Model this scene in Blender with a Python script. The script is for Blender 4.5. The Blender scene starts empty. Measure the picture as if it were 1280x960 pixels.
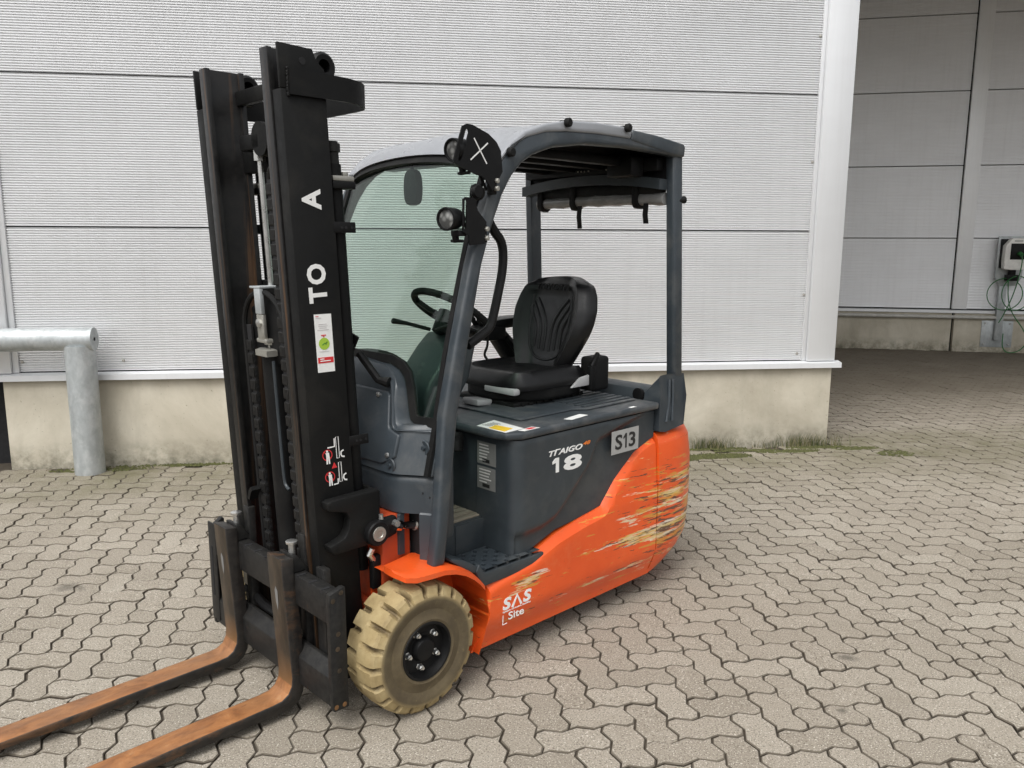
import bpy, bmesh, math, random
from mathutils import Vector, Matrix
R = math.radians
random.seed(7)
scene = bpy.context.scene
col = scene.collection

# ------------------------------------------------------------------ camera
CAM = Vector((0, 0, 1.58))
p, rl = R(9.788), R(-0.202)
right0 = Vector((1, 0, 0)); down0 = Vector((0, -math.sin(p), -math.cos(p))); fwd = Vector((0, math.cos(p), -math.sin(p)))
right = right0 * math.cos(rl) + down0 * math.sin(rl)
down = -right0 * math.sin(rl) + down0 * math.cos(rl)
cd = bpy.data.cameras.new('camera'); cam = bpy.data.objects.new('camera', cd); col.objects.link(cam)
cam.matrix_world = Matrix(((right.x, -down.x, -fwd.x, CAM.x), (right.y, -down.y, -fwd.y, CAM.y), (right.z, -down.z, -fwd.z, CAM.z), (0, 0, 0, 1)))
cd.sensor_width = 36; cd.lens = 36 * 1013.06 / 1280; cd.clip_start = 0.05; cd.clip_end = 2000
scene.camera = cam

# ------------------------------------------------------------------ sky, sun, exposure
SUN_EL, SUN_AZ = 58, 205          # azimuth clockwise from +Y
w = bpy.data.worlds.new('World'); scene.world = w; w.use_nodes = True
nt = w.node_tree; nt.nodes.clear()
sky = nt.nodes.new('ShaderNodeTexSky'); sky.sky_type = 'NISHITA'; sky.sun_disc = False
sky.sun_elevation = R(SUN_EL); sky.sun_rotation = R(SUN_AZ); sky.dust_density = 4.0; sky.air_density = 1.0
hs = nt.nodes.new('ShaderNodeHueSaturation'); hs.inputs['Saturation'].default_value = 0.12
bg = nt.nodes.new('ShaderNodeBackground'); bg.inputs['Strength'].default_value = 0.15
wo = nt.nodes.new('ShaderNodeOutputWorld')
nt.links.new(sky.outputs[0], hs.inputs['Color']); nt.links.new(hs.outputs[0], bg.inputs[0]); nt.links.new(bg.outputs[0], wo.inputs[0])
sd = bpy.data.lights.new('sun', 'SUN'); sd.energy = 1.1; sd.angle = R(40); sd.color = (1.0, 0.98, 0.945)
sun = bpy.data.objects.new('sun', sd); col.objects.link(sun)
sdir = Vector((math.sin(R(SUN_AZ)) * math.cos(R(SUN_EL)), math.cos(R(SUN_AZ)) * math.cos(R(SUN_EL)), math.sin(R(SUN_EL))))
sun.rotation_euler = (-sdir).to_track_quat('-Z', 'Y').to_euler(); sun.location = (0, 0, 12)
vs = scene.view_settings; vs.view_transform = 'Standard'; vs.look = 'None'; vs.exposure = 0.55; vs.gamma = 1.0

# ------------------------------------------------------------------ materials
class NT:
    def __init__(s, name):
        s.m = bpy.data.materials.new(name); s.m.use_nodes = True
        s.t = s.m.node_tree; s.b = s.t.nodes['Principled BSDF']; s.out = s.t.nodes['Material Output']
    def n(s, typ, **kw):
        n = s.t.nodes.new(typ)
        for k, v in kw.items(): setattr(n, k, v)
        return n
    def l(s, a, b): s.t.links.new(a, b)
    def coord(s, kind='Object', scale=(1, 1, 1)):
        tc = s.n('ShaderNodeTexCoord'); mp = s.n('ShaderNodeMapping'); mp.inputs['Scale'].default_value = scale
        s.l(tc.outputs[kind], mp.inputs[0]); return mp.outputs[0]
    def pos(s, scale=(1, 1, 1)):
        g = s.n('ShaderNodeNewGeometry'); mp = s.n('ShaderNodeMapping'); mp.inputs['Scale'].default_value = scale
        s.l(g.outputs['Position'], mp.inputs[0]); return mp.outputs[0]
    def noise(s, vec, scale, detail=5, rough=.6, dist=0):
        n = s.n('ShaderNodeTexNoise'); n.inputs['Scale'].default_value = scale; n.inputs['Detail'].default_value = detail
        n.inputs['Roughness'].default_value = rough; n.inputs['Distortion'].default_value = dist
        s.l(vec, n.inputs['Vector']); return n.outputs[0]
    def ramp(s, fac, stops):
        r = s.n('ShaderNodeValToRGB'); e = r.color_ramp.elements
        while len(e) < len(stops): e.new(.5)
        for k, (p_, c) in enumerate(stops):
            e[k].position = p_; e[k].color = (c, c, c, 1) if isinstance(c, (int, float)) else (*c, 1)
        s.l(fac, r.inputs[0]); return r.outputs[0]
    def mix(s, fac, a, b, blend='MIX'):
        m = s.n('ShaderNodeMix', data_type='RGBA', blend_type=blend)
        for v, i in ((fac, 0), (a, 6), (b, 7)):
            if isinstance(v, (int, float)): m.inputs[i].default_value = v
            elif isinstance(v, tuple): m.inputs[i].default_value = (*v, 1)
            else: s.l(v, m.inputs[i])
        return m.outputs[2]
    def math(s, op, a, b=0.0, clamp=False):
        m = s.n('ShaderNodeMath', operation=op, use_clamp=clamp)
        for v, i in ((a, 0), (b, 1)):
            if isinstance(v, (int, float)): m.inputs[i].default_value = v
            else: s.l(v, m.inputs[i])
        return m.outputs[0]
    def rng(s, v, a, b, c=0.0, d=1.0):
        m = s.n('ShaderNodeMapRange'); s.l(v, m.inputs[0])
        for i, x in zip((1, 2, 3, 4), (a, b, c, d)): m.inputs[i].default_value = x
        return m.outputs[0]
    def bump(s, h, strength=.3, dist=.005):
        b = s.n('ShaderNodeBump'); b.inputs['Strength'].default_value = strength; b.inputs['Distance'].default_value = dist
        s.l(h, b.inputs['Height']); s.l(b.outputs[0], s.b.inputs['Normal'])
    def sepxyz(s, vec):
        x = s.n('ShaderNodeSeparateXYZ'); s.l(vec, x.inputs[0]); return x.outputs

def simple(name, c, rough=.5, metal=0.0, var=.12, scale=9, bump=0, bscale=120, dirt=None, dscale=5, damt=.5, spec=.5, stretch=(1, 1, 1)):
    """paint-like surface with faint tone variation, optional grime colour and fine relief"""
    k = NT(name); v = k.coord('Object', stretch)
    n1 = k.noise(v, scale)
    c2 = tuple(x * (1 - var) for x in c); c1 = tuple(min(1, x * (1 + var)) for x in c)
    out = k.ramp(n1, [(.3, c2), (.7, c1)])
    if dirt:
        n2 = k.noise(v, dscale, 8, .68, .4)
        out = k.mix(k.ramp(n2, [(.5, 0.0), (.72, damt)]), out, dirt)
    k.l(out, k.b.inputs['Base Color'])
    n3 = k.noise(v, scale * 3)
    k.l(k.rng(n3, .3, .7, max(.02, rough - .07), min(1, rough + .09)), k.b.inputs['Roughness'])
    k.b.inputs['Metallic'].default_value = metal; k.b.inputs['Specular IOR Level'].default_value = spec
    if bump: k.bump(k.noise(v, bscale, 3), bump, .002)
    return k.m

M = {}
M['slate'] = simple('slate_paint', (.035, .044, .052), .38, bump=.08, bscale=260, dirt=(.17, .165, .15), damt=.28, dscale=7)
M['slate_body'] = simple('slate_body_plastic', (.033, .041, .047), .42, bump=.08, bscale=300, dirt=(.15, .145, .13), damt=.2, dscale=6)
def chips(m, sc, th, c, amt):
    t = m.node_tree; b = t.nodes['Principled BSDF']; src = b.inputs['Base Color'].links[0].from_socket
    tc = t.nodes.new('ShaderNodeTexCoord'); n = t.nodes.new('ShaderNodeTexNoise'); n.inputs['Scale'].default_value = sc; n.inputs['Detail'].default_value = 6; n.inputs['Roughness'].default_value = .7
    t.links.new(tc.outputs['Object'], n.inputs['Vector']); r = t.nodes.new('ShaderNodeMapRange'); t.links.new(n.outputs[0], r.inputs[0])
    for i, x in zip((1, 2, 3, 4), (th, th + .03, 0, amt)): r.inputs[i].default_value = x
    mx = t.nodes.new('ShaderNodeMix'); mx.data_type = 'RGBA'; t.links.new(r.outputs[0], mx.inputs[0]); t.links.new(src, mx.inputs[6]); mx.inputs[7].default_value = (*c, 1); t.links.new(mx.outputs[2], b.inputs['Base Color'])
chips(M['slate'], 34, .735, (.34, .35, .35), .8)
M['dusty_slate'] = simple('dusty_hood_paint', (.036, .044, .051), .45, bump=.08, bscale=260, dirt=(.19, .185, .175), damt=.55, dscale=4)
chips(M['dusty_slate'], 40, .73, (.34, .35, .35), .6)
M['roof'] = simple('silver_grey_roof_paint', (.27, .28, .297), .32, var=.05)
M['mast'] = simple('mast_black_paint', (.0075, .0076, .0075), .55, bump=.06, bscale=200, dirt=(.028, .026, .022), damt=.35, dscale=6, spec=.18)
M['black'] = simple('satin_black', (.0065, .0065, .0068), .5, bump=.05, bscale=200, dirt=(.03, .03, .027), damt=.3, spec=.2)
M['rubber'] = simple('black_rubber', (.009, .009, .009), .65, dirt=(.04, .038, .034), damt=.3, spec=.2)
M['vinyl'] = simple('black_vinyl', (.0055, .0055, .006), .36, bump=.2, bscale=420, var=.2, spec=.4)
M['dark_in'] = simple('dark_interior', (.008, .008, .009), .8)
M['steel'] = simple('bare_steel', (.68, .68, .66), .3, metal=.9, dirt=(.3, .28, .25), damt=.3, dscale=14)
M['chrome'] = simple('chrome_rod', (.75, .75, .75), .12, metal=1)
M['zinc'] = simple('zinc_plate', (.42, .41, .37), .45, metal=.7, dirt=(.2, .18, .14), damt=.5, dscale=20)
M['lever'] = simple('light_grey_plastic', (.42, .42, .42), .4)
M['white'] = simple('white_print', (.82, .82, .8), .5, var=.03, dirt=(.55, .54, .5), damt=.25, dscale=30)
M['red'] = simple('red_print', (.62, .03, .035), .5, var=.05)
M['lime'] = simple('lime_print', (.36, .55, .05), .5, var=.05)
M['dark_green'] = simple('dark_green_print', (.08, .25, .04), .5, var=.05)
M['yellow'] = simple('yellow_print', (.85, .55, .02), .5, var=.05)
M['orange_print'] = simple('orange_print', (.75, .2, .03), .5, var=.05)
M['grey_print'] = simple('grey_label', (.36, .36, .35), .5, var=.05, dirt=(.25, .24, .22), damt=.3, dscale=25)
M['dull_label'] = simple('dull_grey_label', (.17, .17, .165), .5, var=.06)
M['faint'] = simple('faint_print', (.6, .58, .57), .5, var=.05)
M['black_print'] = simple('black_print', (.015, .015, .015), .5)
M['curtain'] = simple('clear_rolled_film', (.24, .24, .235), .22, var=.35, scale=22, stretch=(1, .35, 1), bump=.5, bscale=40)
M['galv'] = simple('galvanised_steel', (.40, .425, .43), .45, metal=.35, var=.2, scale=16, dirt=(.62, .64, .63), damt=.6, dscale=11, bump=.15, bscale=60, stretch=(1, 1, .6))
M['charger_white'] = simple('charger_housing', (.84, .83, .79), .4, dirt=(.4, .38, .33), damt=.3)
M['cable'] = simple('green_cable', (.025, .15, .04), .5)
M['pale_pipe'] = simple('pale_conduit', (.50, .49, .455), .5, dirt=(.3, .29, .26), damt=.4)

def mk_wall(name, c, rough):
    k = NT(name); v = k.coord('Object', (.5, 1, 1.2)); n = k.noise(v, 2.2, 6)
    a = k.ramp(n, [(.3, tuple(x * .965 for x in c)), (.7, tuple(x * 1.03 for x in c))])
    st = k.noise(k.coord('Object', (7, 7, .35)), 3, 6, .7)
    a = k.mix(k.ramp(st, [(.48, 0.0), (.8, .10)]), a, (.36, .345, .31))
    k.l(a, k.b.inputs['Base Color']); k.b.inputs['Roughness'].default_value = rough; k.b.inputs['Metallic'].default_value = .25
    return k.m
M['panel'] = mk_wall('silver_wall_panel', (.79, .795, .80), .36)
M['trim'] = mk_wall('silver_trim', (.68, .69, .70), .36)
M['rear_trim'] = mk_wall('pale_trim', (.93, .94, .95), .45)
M['rear_panel'] = mk_wall('grey_wall_panel', (.86, .87, .885), .5)

k = NT('concrete_plinth'); v = k.coord('Object')
n1 = k.noise(v, 1.7, 8, .62, .3); n2 = k.noise(k.coord('Object', (1, 1, .25)), 5, 8, .7); n3 = k.noise(v, 70, 3)
a = k.ramp(n1, [(.28, (.34, .305, .235)), (.5, (.47, .43, .345)), (.72, (.60, .56, .465))])
a = k.mix(k.ramp(n2, [(.48, 0.0), (.75, .5)]), a, (.33, .30, .235))
a = k.mix(k.ramp(k.noise(v, 55, 3, .6), [(.66, 0.0), (.72, .6)]), a, (.16, .14, .105))
z = k.sepxyz(v)[2]
foot = k.math('MULTIPLY', k.rng(z, .20, .02), k.ramp(k.noise(v, 9, 8, .75), [(.40, 0.0), (.62, 1.0)]), True)
a = k.mix(k.math('MULTIPLY', foot, .85), a, (.13, .125, .085))
k.l(a, k.b.inputs['Base Color']); k.b.inputs['Roughness'].default_value = .9
k.bump(k.math('ADD', k.math('MULTIPLY', n3, .4), n1), .35, .004); M['concrete'] = k.m

def mk_paver(name, island):
    k = NT(name); v = k.pos()
    if island:
        r = k.n('ShaderNodeNewGeometry').outputs['Random Per Island']
    else:
        r = k.n('ShaderNodeObjectInfo').outputs['Random']
    a = k.ramp(r, [(0.0, (.228, .20, .160)), (.35, (.275, .243, .197)), (.7, (.312, .278, .228)), (1.0, (.365, .332, .277))])
    n1 = k.noise(v, .9, 6, .65); a = k.mix(.5, a, k.ramp(n1, [(.3, (.23, .20, .158)), (.7, (.345, .310, .256))]))
    sp = k.noise(v, 150, 4, .75); a = k.mix(k.ramp(sp, [(.52, 0.0), (.62, .9)]), a, (.105, .088, .066))
    sp2 = k.noise(v, 190, 3, .65); a = k.mix(k.ramp(sp2, [(.58, 0.0), (.68, .9)]), a, (.70, .66, .58))
    n4 = k.noise(v, 14, 7, .7); a = k.mix(k.ramp(n4, [(.55, 0.0), (.8, .35)]), a, (.20, .17, .13))
    n6 = k.noise(v, 2.3, 9, .78, .4); a = k.mix(k.ramp(n6, [(.54, 0.0), (.72, .42)]), a, (.155, .132, .10))
    # moss and damp along the wall foot (distance from the wall line, in metres)
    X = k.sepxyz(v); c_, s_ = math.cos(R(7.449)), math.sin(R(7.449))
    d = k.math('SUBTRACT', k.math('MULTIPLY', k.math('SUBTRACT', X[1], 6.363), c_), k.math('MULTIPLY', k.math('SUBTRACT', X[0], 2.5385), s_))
    near = k.math('MULTIPLY', k.rng(d, -1.5, -.2), k.rng(d, .6, .1))
    ms = k.ramp(k.noise(v, 1.6, 8, .75), [(.36, .12), (.62, 1.0)])
    a = k.mix(k.math('MULTIPLY', k.math('MULTIPLY', near, ms), .8), a, (.115, .108, .055))
    canopy_shade = k.rng(d, .6, 2.2); a = k.mix(k.math('MULTIPLY', canopy_shade, k.ramp(n1, [(.3, .86), (.7, .6)])), a, (.105, .088, .064))  # canopy shade painted into the pavers beyond the wall line, along with dirt
    # two oil spots
    for (sx, sy, rad, sxs) in ((-2.06, 3.55, .09, 1.6), (1.305, 2.93, .045, 1.5), (1.14, 2.56, .022, 1)):
        dx = k.math('SUBTRACT', X[0], sx); dy = k.math('MULTIPLY', k.math('SUBTRACT', X[1], sy), sxs)
        dd = k.math('SQRT', k.math('ADD', k.math('MULTIPLY', dx, dx), k.math('MULTIPLY', dy, dy)))
        dd = k.math('ADD', dd, k.math('MULTIPLY', k.math('SUBTRACT', n4, .5), rad * 2.6))
        a = k.mix(k.rng(dd, rad, rad * .3, 0, .6), a, (.06, .055, .045))
    k.l(a, k.b.inputs['Base Color']); k.b.inputs['Roughness'].default_value = .92; k.b.inputs['Specular IOR Level'].default_value = .25
    k.bump(k.math('ADD', sp, k.math('MULTIPLY', n4, .6)), .3, .003)
    return k.m
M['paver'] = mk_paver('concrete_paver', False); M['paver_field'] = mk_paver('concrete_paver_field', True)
k = NT('joint_sand'); v = k.pos(); a = k.ramp(k.noise(v, 30, 6), [(.3, (.040, .032, .022)), (.7, (.085, .068, .048))])
k.l(a, k.b.inputs['Base Color']); k.b.inputs['Roughness'].default_value = .95; M['sand'] = k.m

k = NT('dirty_paver_edge'); v = k.pos(); k.l(k.ramp(k.noise(v, 12, 6, .7), [(.3, (.075, .062, .046)), (.7, (.15, .128, .098))]), k.b.inputs['Base Color']); k.b.inputs['Roughness'].default_value = .95; M['paver_edge'] = k.m

# orange paint with scraped streaks running along the truck
k = NT('scuffed_orange_paint'); v = k.coord('Object'); X = k.sepxyz(v)
base = k.ramp(k.noise(v, 5, 4), [(.3, (.70, .082, .012)), (.7, (.79, .108, .017))])
fade = k.ramp(k.noise(v, 11, 8, .75), [(.55, 0.0), (.78, .4)]); base = k.mix(fade, base, (.72, .22, .075))
# travel-direction coordinate: x plus y so that the rounded rear corner keeps horizontal streaks
tilt = k.math('ADD', X[2], k.math('MULTIPLY', X[0], -.05))
def streakvec(fx, fz, off):
    c = k.n('ShaderNodeCombineXYZ'); k.l(k.math('MULTIPLY', k.math('SUBTRACT', X[0], X[1]), fx), c.inputs[0])
    k.l(k.math('MULTIPLY', tilt, fz), c.inputs[2]); c.inputs[1].default_value = off; return c.outputs[0]
s1 = k.noise(streakvec(3.4, 38, 1.3), 1.0, 8, .66, .15)
s2 = k.noise(streakvec(7, 70, 4.1), 1.0, 6, .66, .15)
s3 = k.noise(streakvec(4.5, 46, 9.7), 1.0, 7, .68, .15)
rear = k.math('ADD', k.math('MULTIPLY', k.rng(X[0], -.95, -1.33), .66), k.math('MULTIPLY', k.rng(X[0], -1.345, -1.36), .14))
s4 = k.noise(streakvec(9, 150, 2.2), 1.0, 5, .7, .1); brk = k.rng(s4, .40, .50)
zmask = k.math('MULTIPLY', k.rng(X[2], .10, .24), k.rng(X[2], .66, .52))
cov = k.math('MULTIPLY', k.math('ADD', k.math('MULTIPLY', rear, .150), .012), zmask)
# one long scrape from the step towards the tail
line = k.math('ABSOLUTE', k.math('SUBTRACT', X[2], .316))
scr = k.math('MULTIPLY', k.rng(line, .040, .008), k.math('ADD', k.math('MULTIPLY', k.rng(X[0], -.40, -.47), k.rng(X[0], -.68, -.58)), k.math('MULTIPLY', k.rng(X[0], -.74, -.86), .62)))
line2 = k.math('ABSOLUTE', k.math('SUBTRACT', X[2], .186))
scr = k.math('ADD', scr, k.math('MULTIPLY', k.math('MULTIPLY', k.rng(line2, .022, .003), k.rng(X[0], -.48, -.55)), k.math('MULTIPLY', k.rng(X[0], -1.3, -1.15), .62)))
cov = k.math('ADD', cov, k.math('MULTIPLY', scr, .125))
def hit(s, th, width=.012):
    return k.rng(k.math('SUBTRACT', k.math('ADD', s, cov), th), 0, width)
base = k.mix(k.math('MULTIPLY', hit(s3, .640), .8), base, (.60, .30, .05))
base = k.mix(k.math('MULTIPLY', hit(s2, .664), .9), base, (.07, .05, .035))
base = k.mix(k.math('MULTIPLY', k.math('MULTIPLY', hit(s1, .650), brk), .92), base, k.ramp(s3, [(.4, (.74, .66, .54)), (.6, (.66, .46, .12))]))
k.l(base, k.b.inputs['Base Color'])
k.l(k.math('ADD', .36, k.math('MULTIPLY', hit(s1, .655), .4)), k.b.inputs['Roughness'])
k.bump(k.math('ADD', s1, k.noise(v, 60, 2)), .12, .002); M['orange'] = k.m
M['orange_plain'] = simple('orange_paint', (.72, .088, .013), .36, var=.07, scale=6, dirt=(.45, .13, .04), damt=.35, dscale=9)

M['orange_frame_shaded'] = simple('shaded_dirty_orange', (.42, .055, .014), .5, var=.1, scale=6, dirt=(.12, .05, .025), damt=.6, dscale=8)  # darker orange for the axle frame: its shade painted in, plus dirt
# rusty load-bearing steel of the forks
k = NT('rusted_fork_steel'); v = k.coord('Object', (.55, 1, 1))
n1 = k.noise(v, 16, 9, .68, .6); n2 = k.noise(v, 55, 6, .7); n3 = k.noise(v, 5, 6, .6)
a = k.ramp(n1, [(.22, (.10, .042, .018)), (.42, (.27, .108, .036)), (.6, (.42, .18, .062)), (.78, (.50, .31, .16))])
a = k.mix(k.ramp(n3, [(.42, 0.0), (.7, .55)]), a, (.26, .155, .09)); a = k.mix(k.ramp(n2, [(.6, 0.0), (.75, .6)]), a, (.10, .05, .03))
k.l(a, k.b.inputs['Base Color']); k.l(k.rng(n2, .3, .7, .38, .62), k.b.inputs['Roughness']); k.b.inputs['Metallic'].default_value = .35
k.bump(n2, .3, .002); M['rust'] = k.m
k = NT('worn_brown_steel'); v = k.coord('Object', (1, 1, .35)); n1 = k.noise(v, 22, 8, .7, .5); n2 = k.noise(v, 7, 6)
a = k.ramp(n1, [(.25, (.022, .018, .015)), (.5, (.058, .045, .032)), (.68, (.105, .075, .05)), (.85, (.22, .125, .058))])
zz_ = k.sepxyz(k.coord('Object'))[2]; a = k.mix(k.math('MULTIPLY', k.rng(zz_, .22, .08), .8), a, (.32, .16, .06))
k.l(a, k.b.inputs['Base Color']); k.b.inputs['Roughness'].default_value = .45; k.b.inputs['Metallic'].default_value = .5; M['wornsteel'] = k.m
k = NT('black_steel_with_rust'); v = k.coord('Object'); n1 = k.noise(v, 13, 8, .72, .5); n2 = k.noise(v, 40, 6, .7)
a = k.ramp(n2, [(.3, (.008, .008, .0085)), (.7, (.024, .023, .021))]); a = k.mix(k.ramp(n1, [(.62, 0.0), (.76, .75)]), a, (.16, .07, .025))
k.l(a, k.b.inputs['Base Color']); k.b.inputs['Roughness'].default_value = .5; k.b.inputs['Specular IOR Level'].default_value = .25; k.bump(n2, .2, .002); M['carriage'] = k.m
k = NT('rusty_fork_side'); v = k.coord('Object', (.6, 1, 1)); n1 = k.noise(v, 11, 8, .7, .5); n2 = k.noise(v, 45, 6, .7)
a = k.ramp(n2, [(.3, (.009, .008, .0075)), (.7, (.03, .026, .022))]); fx = k.rng(k.sepxyz(k.coord('Object'))[0], .42, .75)
a = k.mix(k.ramp(k.math('ADD', n1, k.math('MULTIPLY', fx, .13)), [(.57, 0.0), (.74, .75)]), a, (.15, .07, .027))
k.l(a, k.b.inputs['Base Color']); k.b.inputs['Roughness'].default_value = .55; k.bump(n2, .25, .002); M['forkside'] = k.m
# mast rails: black with long brown rub marks where rollers run
k = NT('greased_mast_rail'); v = k.coord('Object', (9, 26, .22)); n1 = k.noise(v, 2.4, 7, .66, .2); n2 = k.noise(k.coord('Object'), 30, 6, .7)
a = k.ramp(n2, [(.3, (.006, .006, .0062)), (.7, (.016, .015, .014))]); a = k.mix(k.ramp(n1, [(.55, 0.0), (.72, .8)]), a, (.13, .068, .032)); k.b.inputs['Specular IOR Level'].default_value = .35
k.l(a, k.b.inputs['Base Color']); k.l(k.rng(n2, .3, .7, .32, .52), k.b.inputs['Roughness']); M['rail'] = k.m

k = NT('beige_tyre_rubber'); v = k.coord('Object'); X = k.sepxyz(v)
n1 = k.noise(v, 10, 8, .7); n2 = k.noise(v, 60, 6, .7)
a = k.ramp(n1, [(.3, (.22, .158, .068)), (.5, (.33, .25, .12)), (.7, (.42, .335, .18))])
rad = k.math('SQRT', k.math('ADD', k.math('MULTIPLY', X[0], X[0]), k.math('MULTIPLY', X[2], X[2])))
g = k.rng(rad, .196, .178)
a = k.mix(k.math('MULTIPLY', g, k.ramp(n1, [(.3, .98), (.75, .78)])), a, (.070, .053, .030))
gro = k.rng(rad, .222, .204); a = k.mix(k.math('MULTIPLY', k.math('MULTIPLY', gro, k.rng(k.math('ABSOLUTE', k.math('ADD', k.math('ABSOLUTE', X[1]), -.085)), .078, .068)), .8), a, (.10, .07, .035))
a = k.mix(k.ramp(n2, [(.6, 0.0), (.75, .45)]), a, (.25, .19, .09))
k.l(a, k.b.inputs['Base Color']); k.b.inputs['Roughness'].default_value = .7; k.bump(n2, .3, .003); M['tyre'] = k.m

k = NT('timber_floor_mat'); n1 = k.noise(k.coord('Object', (3, 40, 1)), 2.0, 7, .7); n2 = k.noise(k.coord('Object'), 25, 5)
a = k.ramp(n1, [(.3, (.13, .105, .075)), (.5, (.25, .215, .165)), (.7, (.37, .335, .27))]); a = k.mix(k.ramp(n2, [(.55, 0.0), (.75, .4)]), a, (.1, .085, .06))
k.l(a, k.b.inputs['Base Color']); k.b.inputs['Roughness'].default_value = .8; M['mat'] = k.m

def mk_glass(name, tint, fr):
    k = NT(name); k.t.nodes.remove(k.b)
    tr = k.n('ShaderNodeBsdfTransparent'); tr.inputs[0].default_value = (*tint, 1)
    gl = k.n('ShaderNodeBsdfGlossy'); gl.inputs['Roughness'].default_value = .02
    lw = k.n('ShaderNodeLayerWeight'); lw.inputs[0].default_value = .5
    fz = k.math('ADD', .035, k.math('MULTIPLY', k.math('POWER', lw.outputs['Facing'], 4.0), .45))
    mx = k.n('ShaderNodeMixShader'); k.l(fz, mx.inputs[0]); k.l(tr.outputs[0], mx.inputs[1]); k.l(gl.outputs[0], mx.inputs[2])
    k.l(mx.outputs[0], k.out.inputs[0]); return k.m
M['glass'] = mk_glass('green_tinted_glass', (.76, .855, .80), 1.5)
k = NT('lamp_lens'); v = k.coord('Object'); vo = k.n('ShaderNodeTexVoronoi'); vo.inputs['Scale'].default_value = 45; k.l(v, vo.inputs['Vector'])
k.l(k.ramp(vo.outputs['Distance'], [(.1, (.30, .30, .29)), (.6, (.07, .07, .068))]), k.b.inputs['Base Color']); k.b.inputs['Roughness'].default_value = .12; M['lens'] = k.m
k = NT('grass_blades'); r = k.n('ShaderNodeNewGeometry').outputs['Random Per Island']
k.l(k.ramp(r, [(0, (.04, .055, .016)), (.45, (.085, .10, .03)), (.7, (.17, .155, .07)), (1, (.33, .28, .16))]), k.b.inputs['Base Color']); k.b.inputs['Roughness'].default_value = .7; M['grass'] = k.m
k = NT('moss'); v = k.pos(); k.l(k.ramp(k.noise(v, 38, 6, .7), [(.3, (.04, .038, .016)), (.55, (.075, .08, .024)), (.75, (.12, .125, .04))]), k.b.inputs['Base Color']); k.b.inputs['Roughness'].default_value = .95; M['moss'] = k.m

# ------------------------------------------------------------------ mesh helpers
def obj(name, bm, m, parent=None, smooth=.55, bevel=0, seg=2, ang=.5, label=None, kind=None):
    if isinstance(bm, bmesh.types.BMesh):
        bmesh.ops.recalc_face_normals(bm, faces=bm.faces[:])
        if bevel:
            es = [e for e in bm.edges if len(e.link_faces) == 2 and e.calc_face_angle(0) > ang]
            bmesh.ops.bevel(bm, geom=es, offset=bevel, segments=seg, profile=.5, affect='EDGES', clamp_overlap=True)
        me = bpy.data.meshes.new(name); bm.to_mesh(me); bm.free()
    else:
        me = bm
    ms = m if isinstance(m, (list, tuple)) else [m]
    if not me.materials:
        for x in ms: me.materials.append(M[x] if isinstance(x, str) else x)
    if smooth:
        me.shade_smooth(); me.set_sharp_from_angle(angle=smooth)
    o = bpy.data.objects.new(name, me); col.objects.link(o)
    if parent: o.parent = parent
    if label: o['label'] = label
    if kind: o['kind'] = kind
    return o
def thing(name, label, cat, loc=(0, 0, 0), rz=0, group=None):
    o = bpy.data.objects.new(name, None); col.objects.link(o); o.location = loc; o.rotation_euler = (0, 0, rz); o.empty_display_size = .2
    o['label'] = label; o['category'] = cat
    if group: o['group'] = group
    return o
def NB(): return bmesh.new()
def box(bm, x0, x1, y0, y1, z0, z1, mi=0):
    v = [bm.verts.new(c) for c in ((x0, y0, z0), (x1, y0, z0), (x1, y1, z0), (x0, y1, z0), (x0, y0, z1), (x1, y0, z1), (x1, y1, z1), (x0, y1, z1))]
    for f in ((3, 2, 1, 0), (4, 5, 6, 7), (0, 1, 5, 4), (1, 2, 6, 5), (2, 3, 7, 6), (3, 0, 4, 7)):
        bm.faces.new([v[i] for i in f]).material_index = mi
    return v
def prism(bm, pts, axis, a, b, mi=0):
    def P(q, t): return {'x': (t, q[0], q[1]), 'y': (q[0], t, q[1]), 'z': (q[0], q[1], t)}[axis]
    A = [bm.verts.new(P(q, a)) for q in pts]; B = [bm.verts.new(P(q, b)) for q in pts]; n = len(pts)
    fs = [bm.faces.new(A[::-1]), bm.faces.new(B)] + [bm.faces.new((A[i], A[(i + 1) % n], B[(i + 1) % n], B[i])) for i in range(n)]
    for f in fs: f.material_index = mi
    return A + B, fs
def basis(d):
    d = d.normalized(); u = d.orthogonal().normalized(); return u, d.cross(u)
def tube(bm, pts, r, n=8, cap=True, mi=0):
    pts = [Vector(q) for q in pts]; rings = []; u = None
    for i, q in enumerate(pts):
        d = (pts[min(i + 1, len(pts) - 1)] - pts[max(i - 1, 0)]).normalized()
        if u is None: u, _ = basis(d)
        u = (u - d * u.dot(d)).normalized(); w_ = d.cross(u); rr = r[i] if isinstance(r, (list, tuple)) else r
        rings.append([bm.verts.new(q + (u * math.cos(2 * math.pi * k_ / n) + w_ * math.sin(2 * math.pi * k_ / n)) * rr) for k_ in range(n)])
    for a, b in zip(rings, rings[1:]):
        for k_ in range(n): bm.faces.new((a[k_], a[(k_ + 1) % n], b[(k_ + 1) % n], b[k_])).material_index = mi
    if cap:
        bm.faces.new(rings[0][::-1]).material_index = mi; bm.faces.new(rings[-1]).material_index = mi
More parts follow.
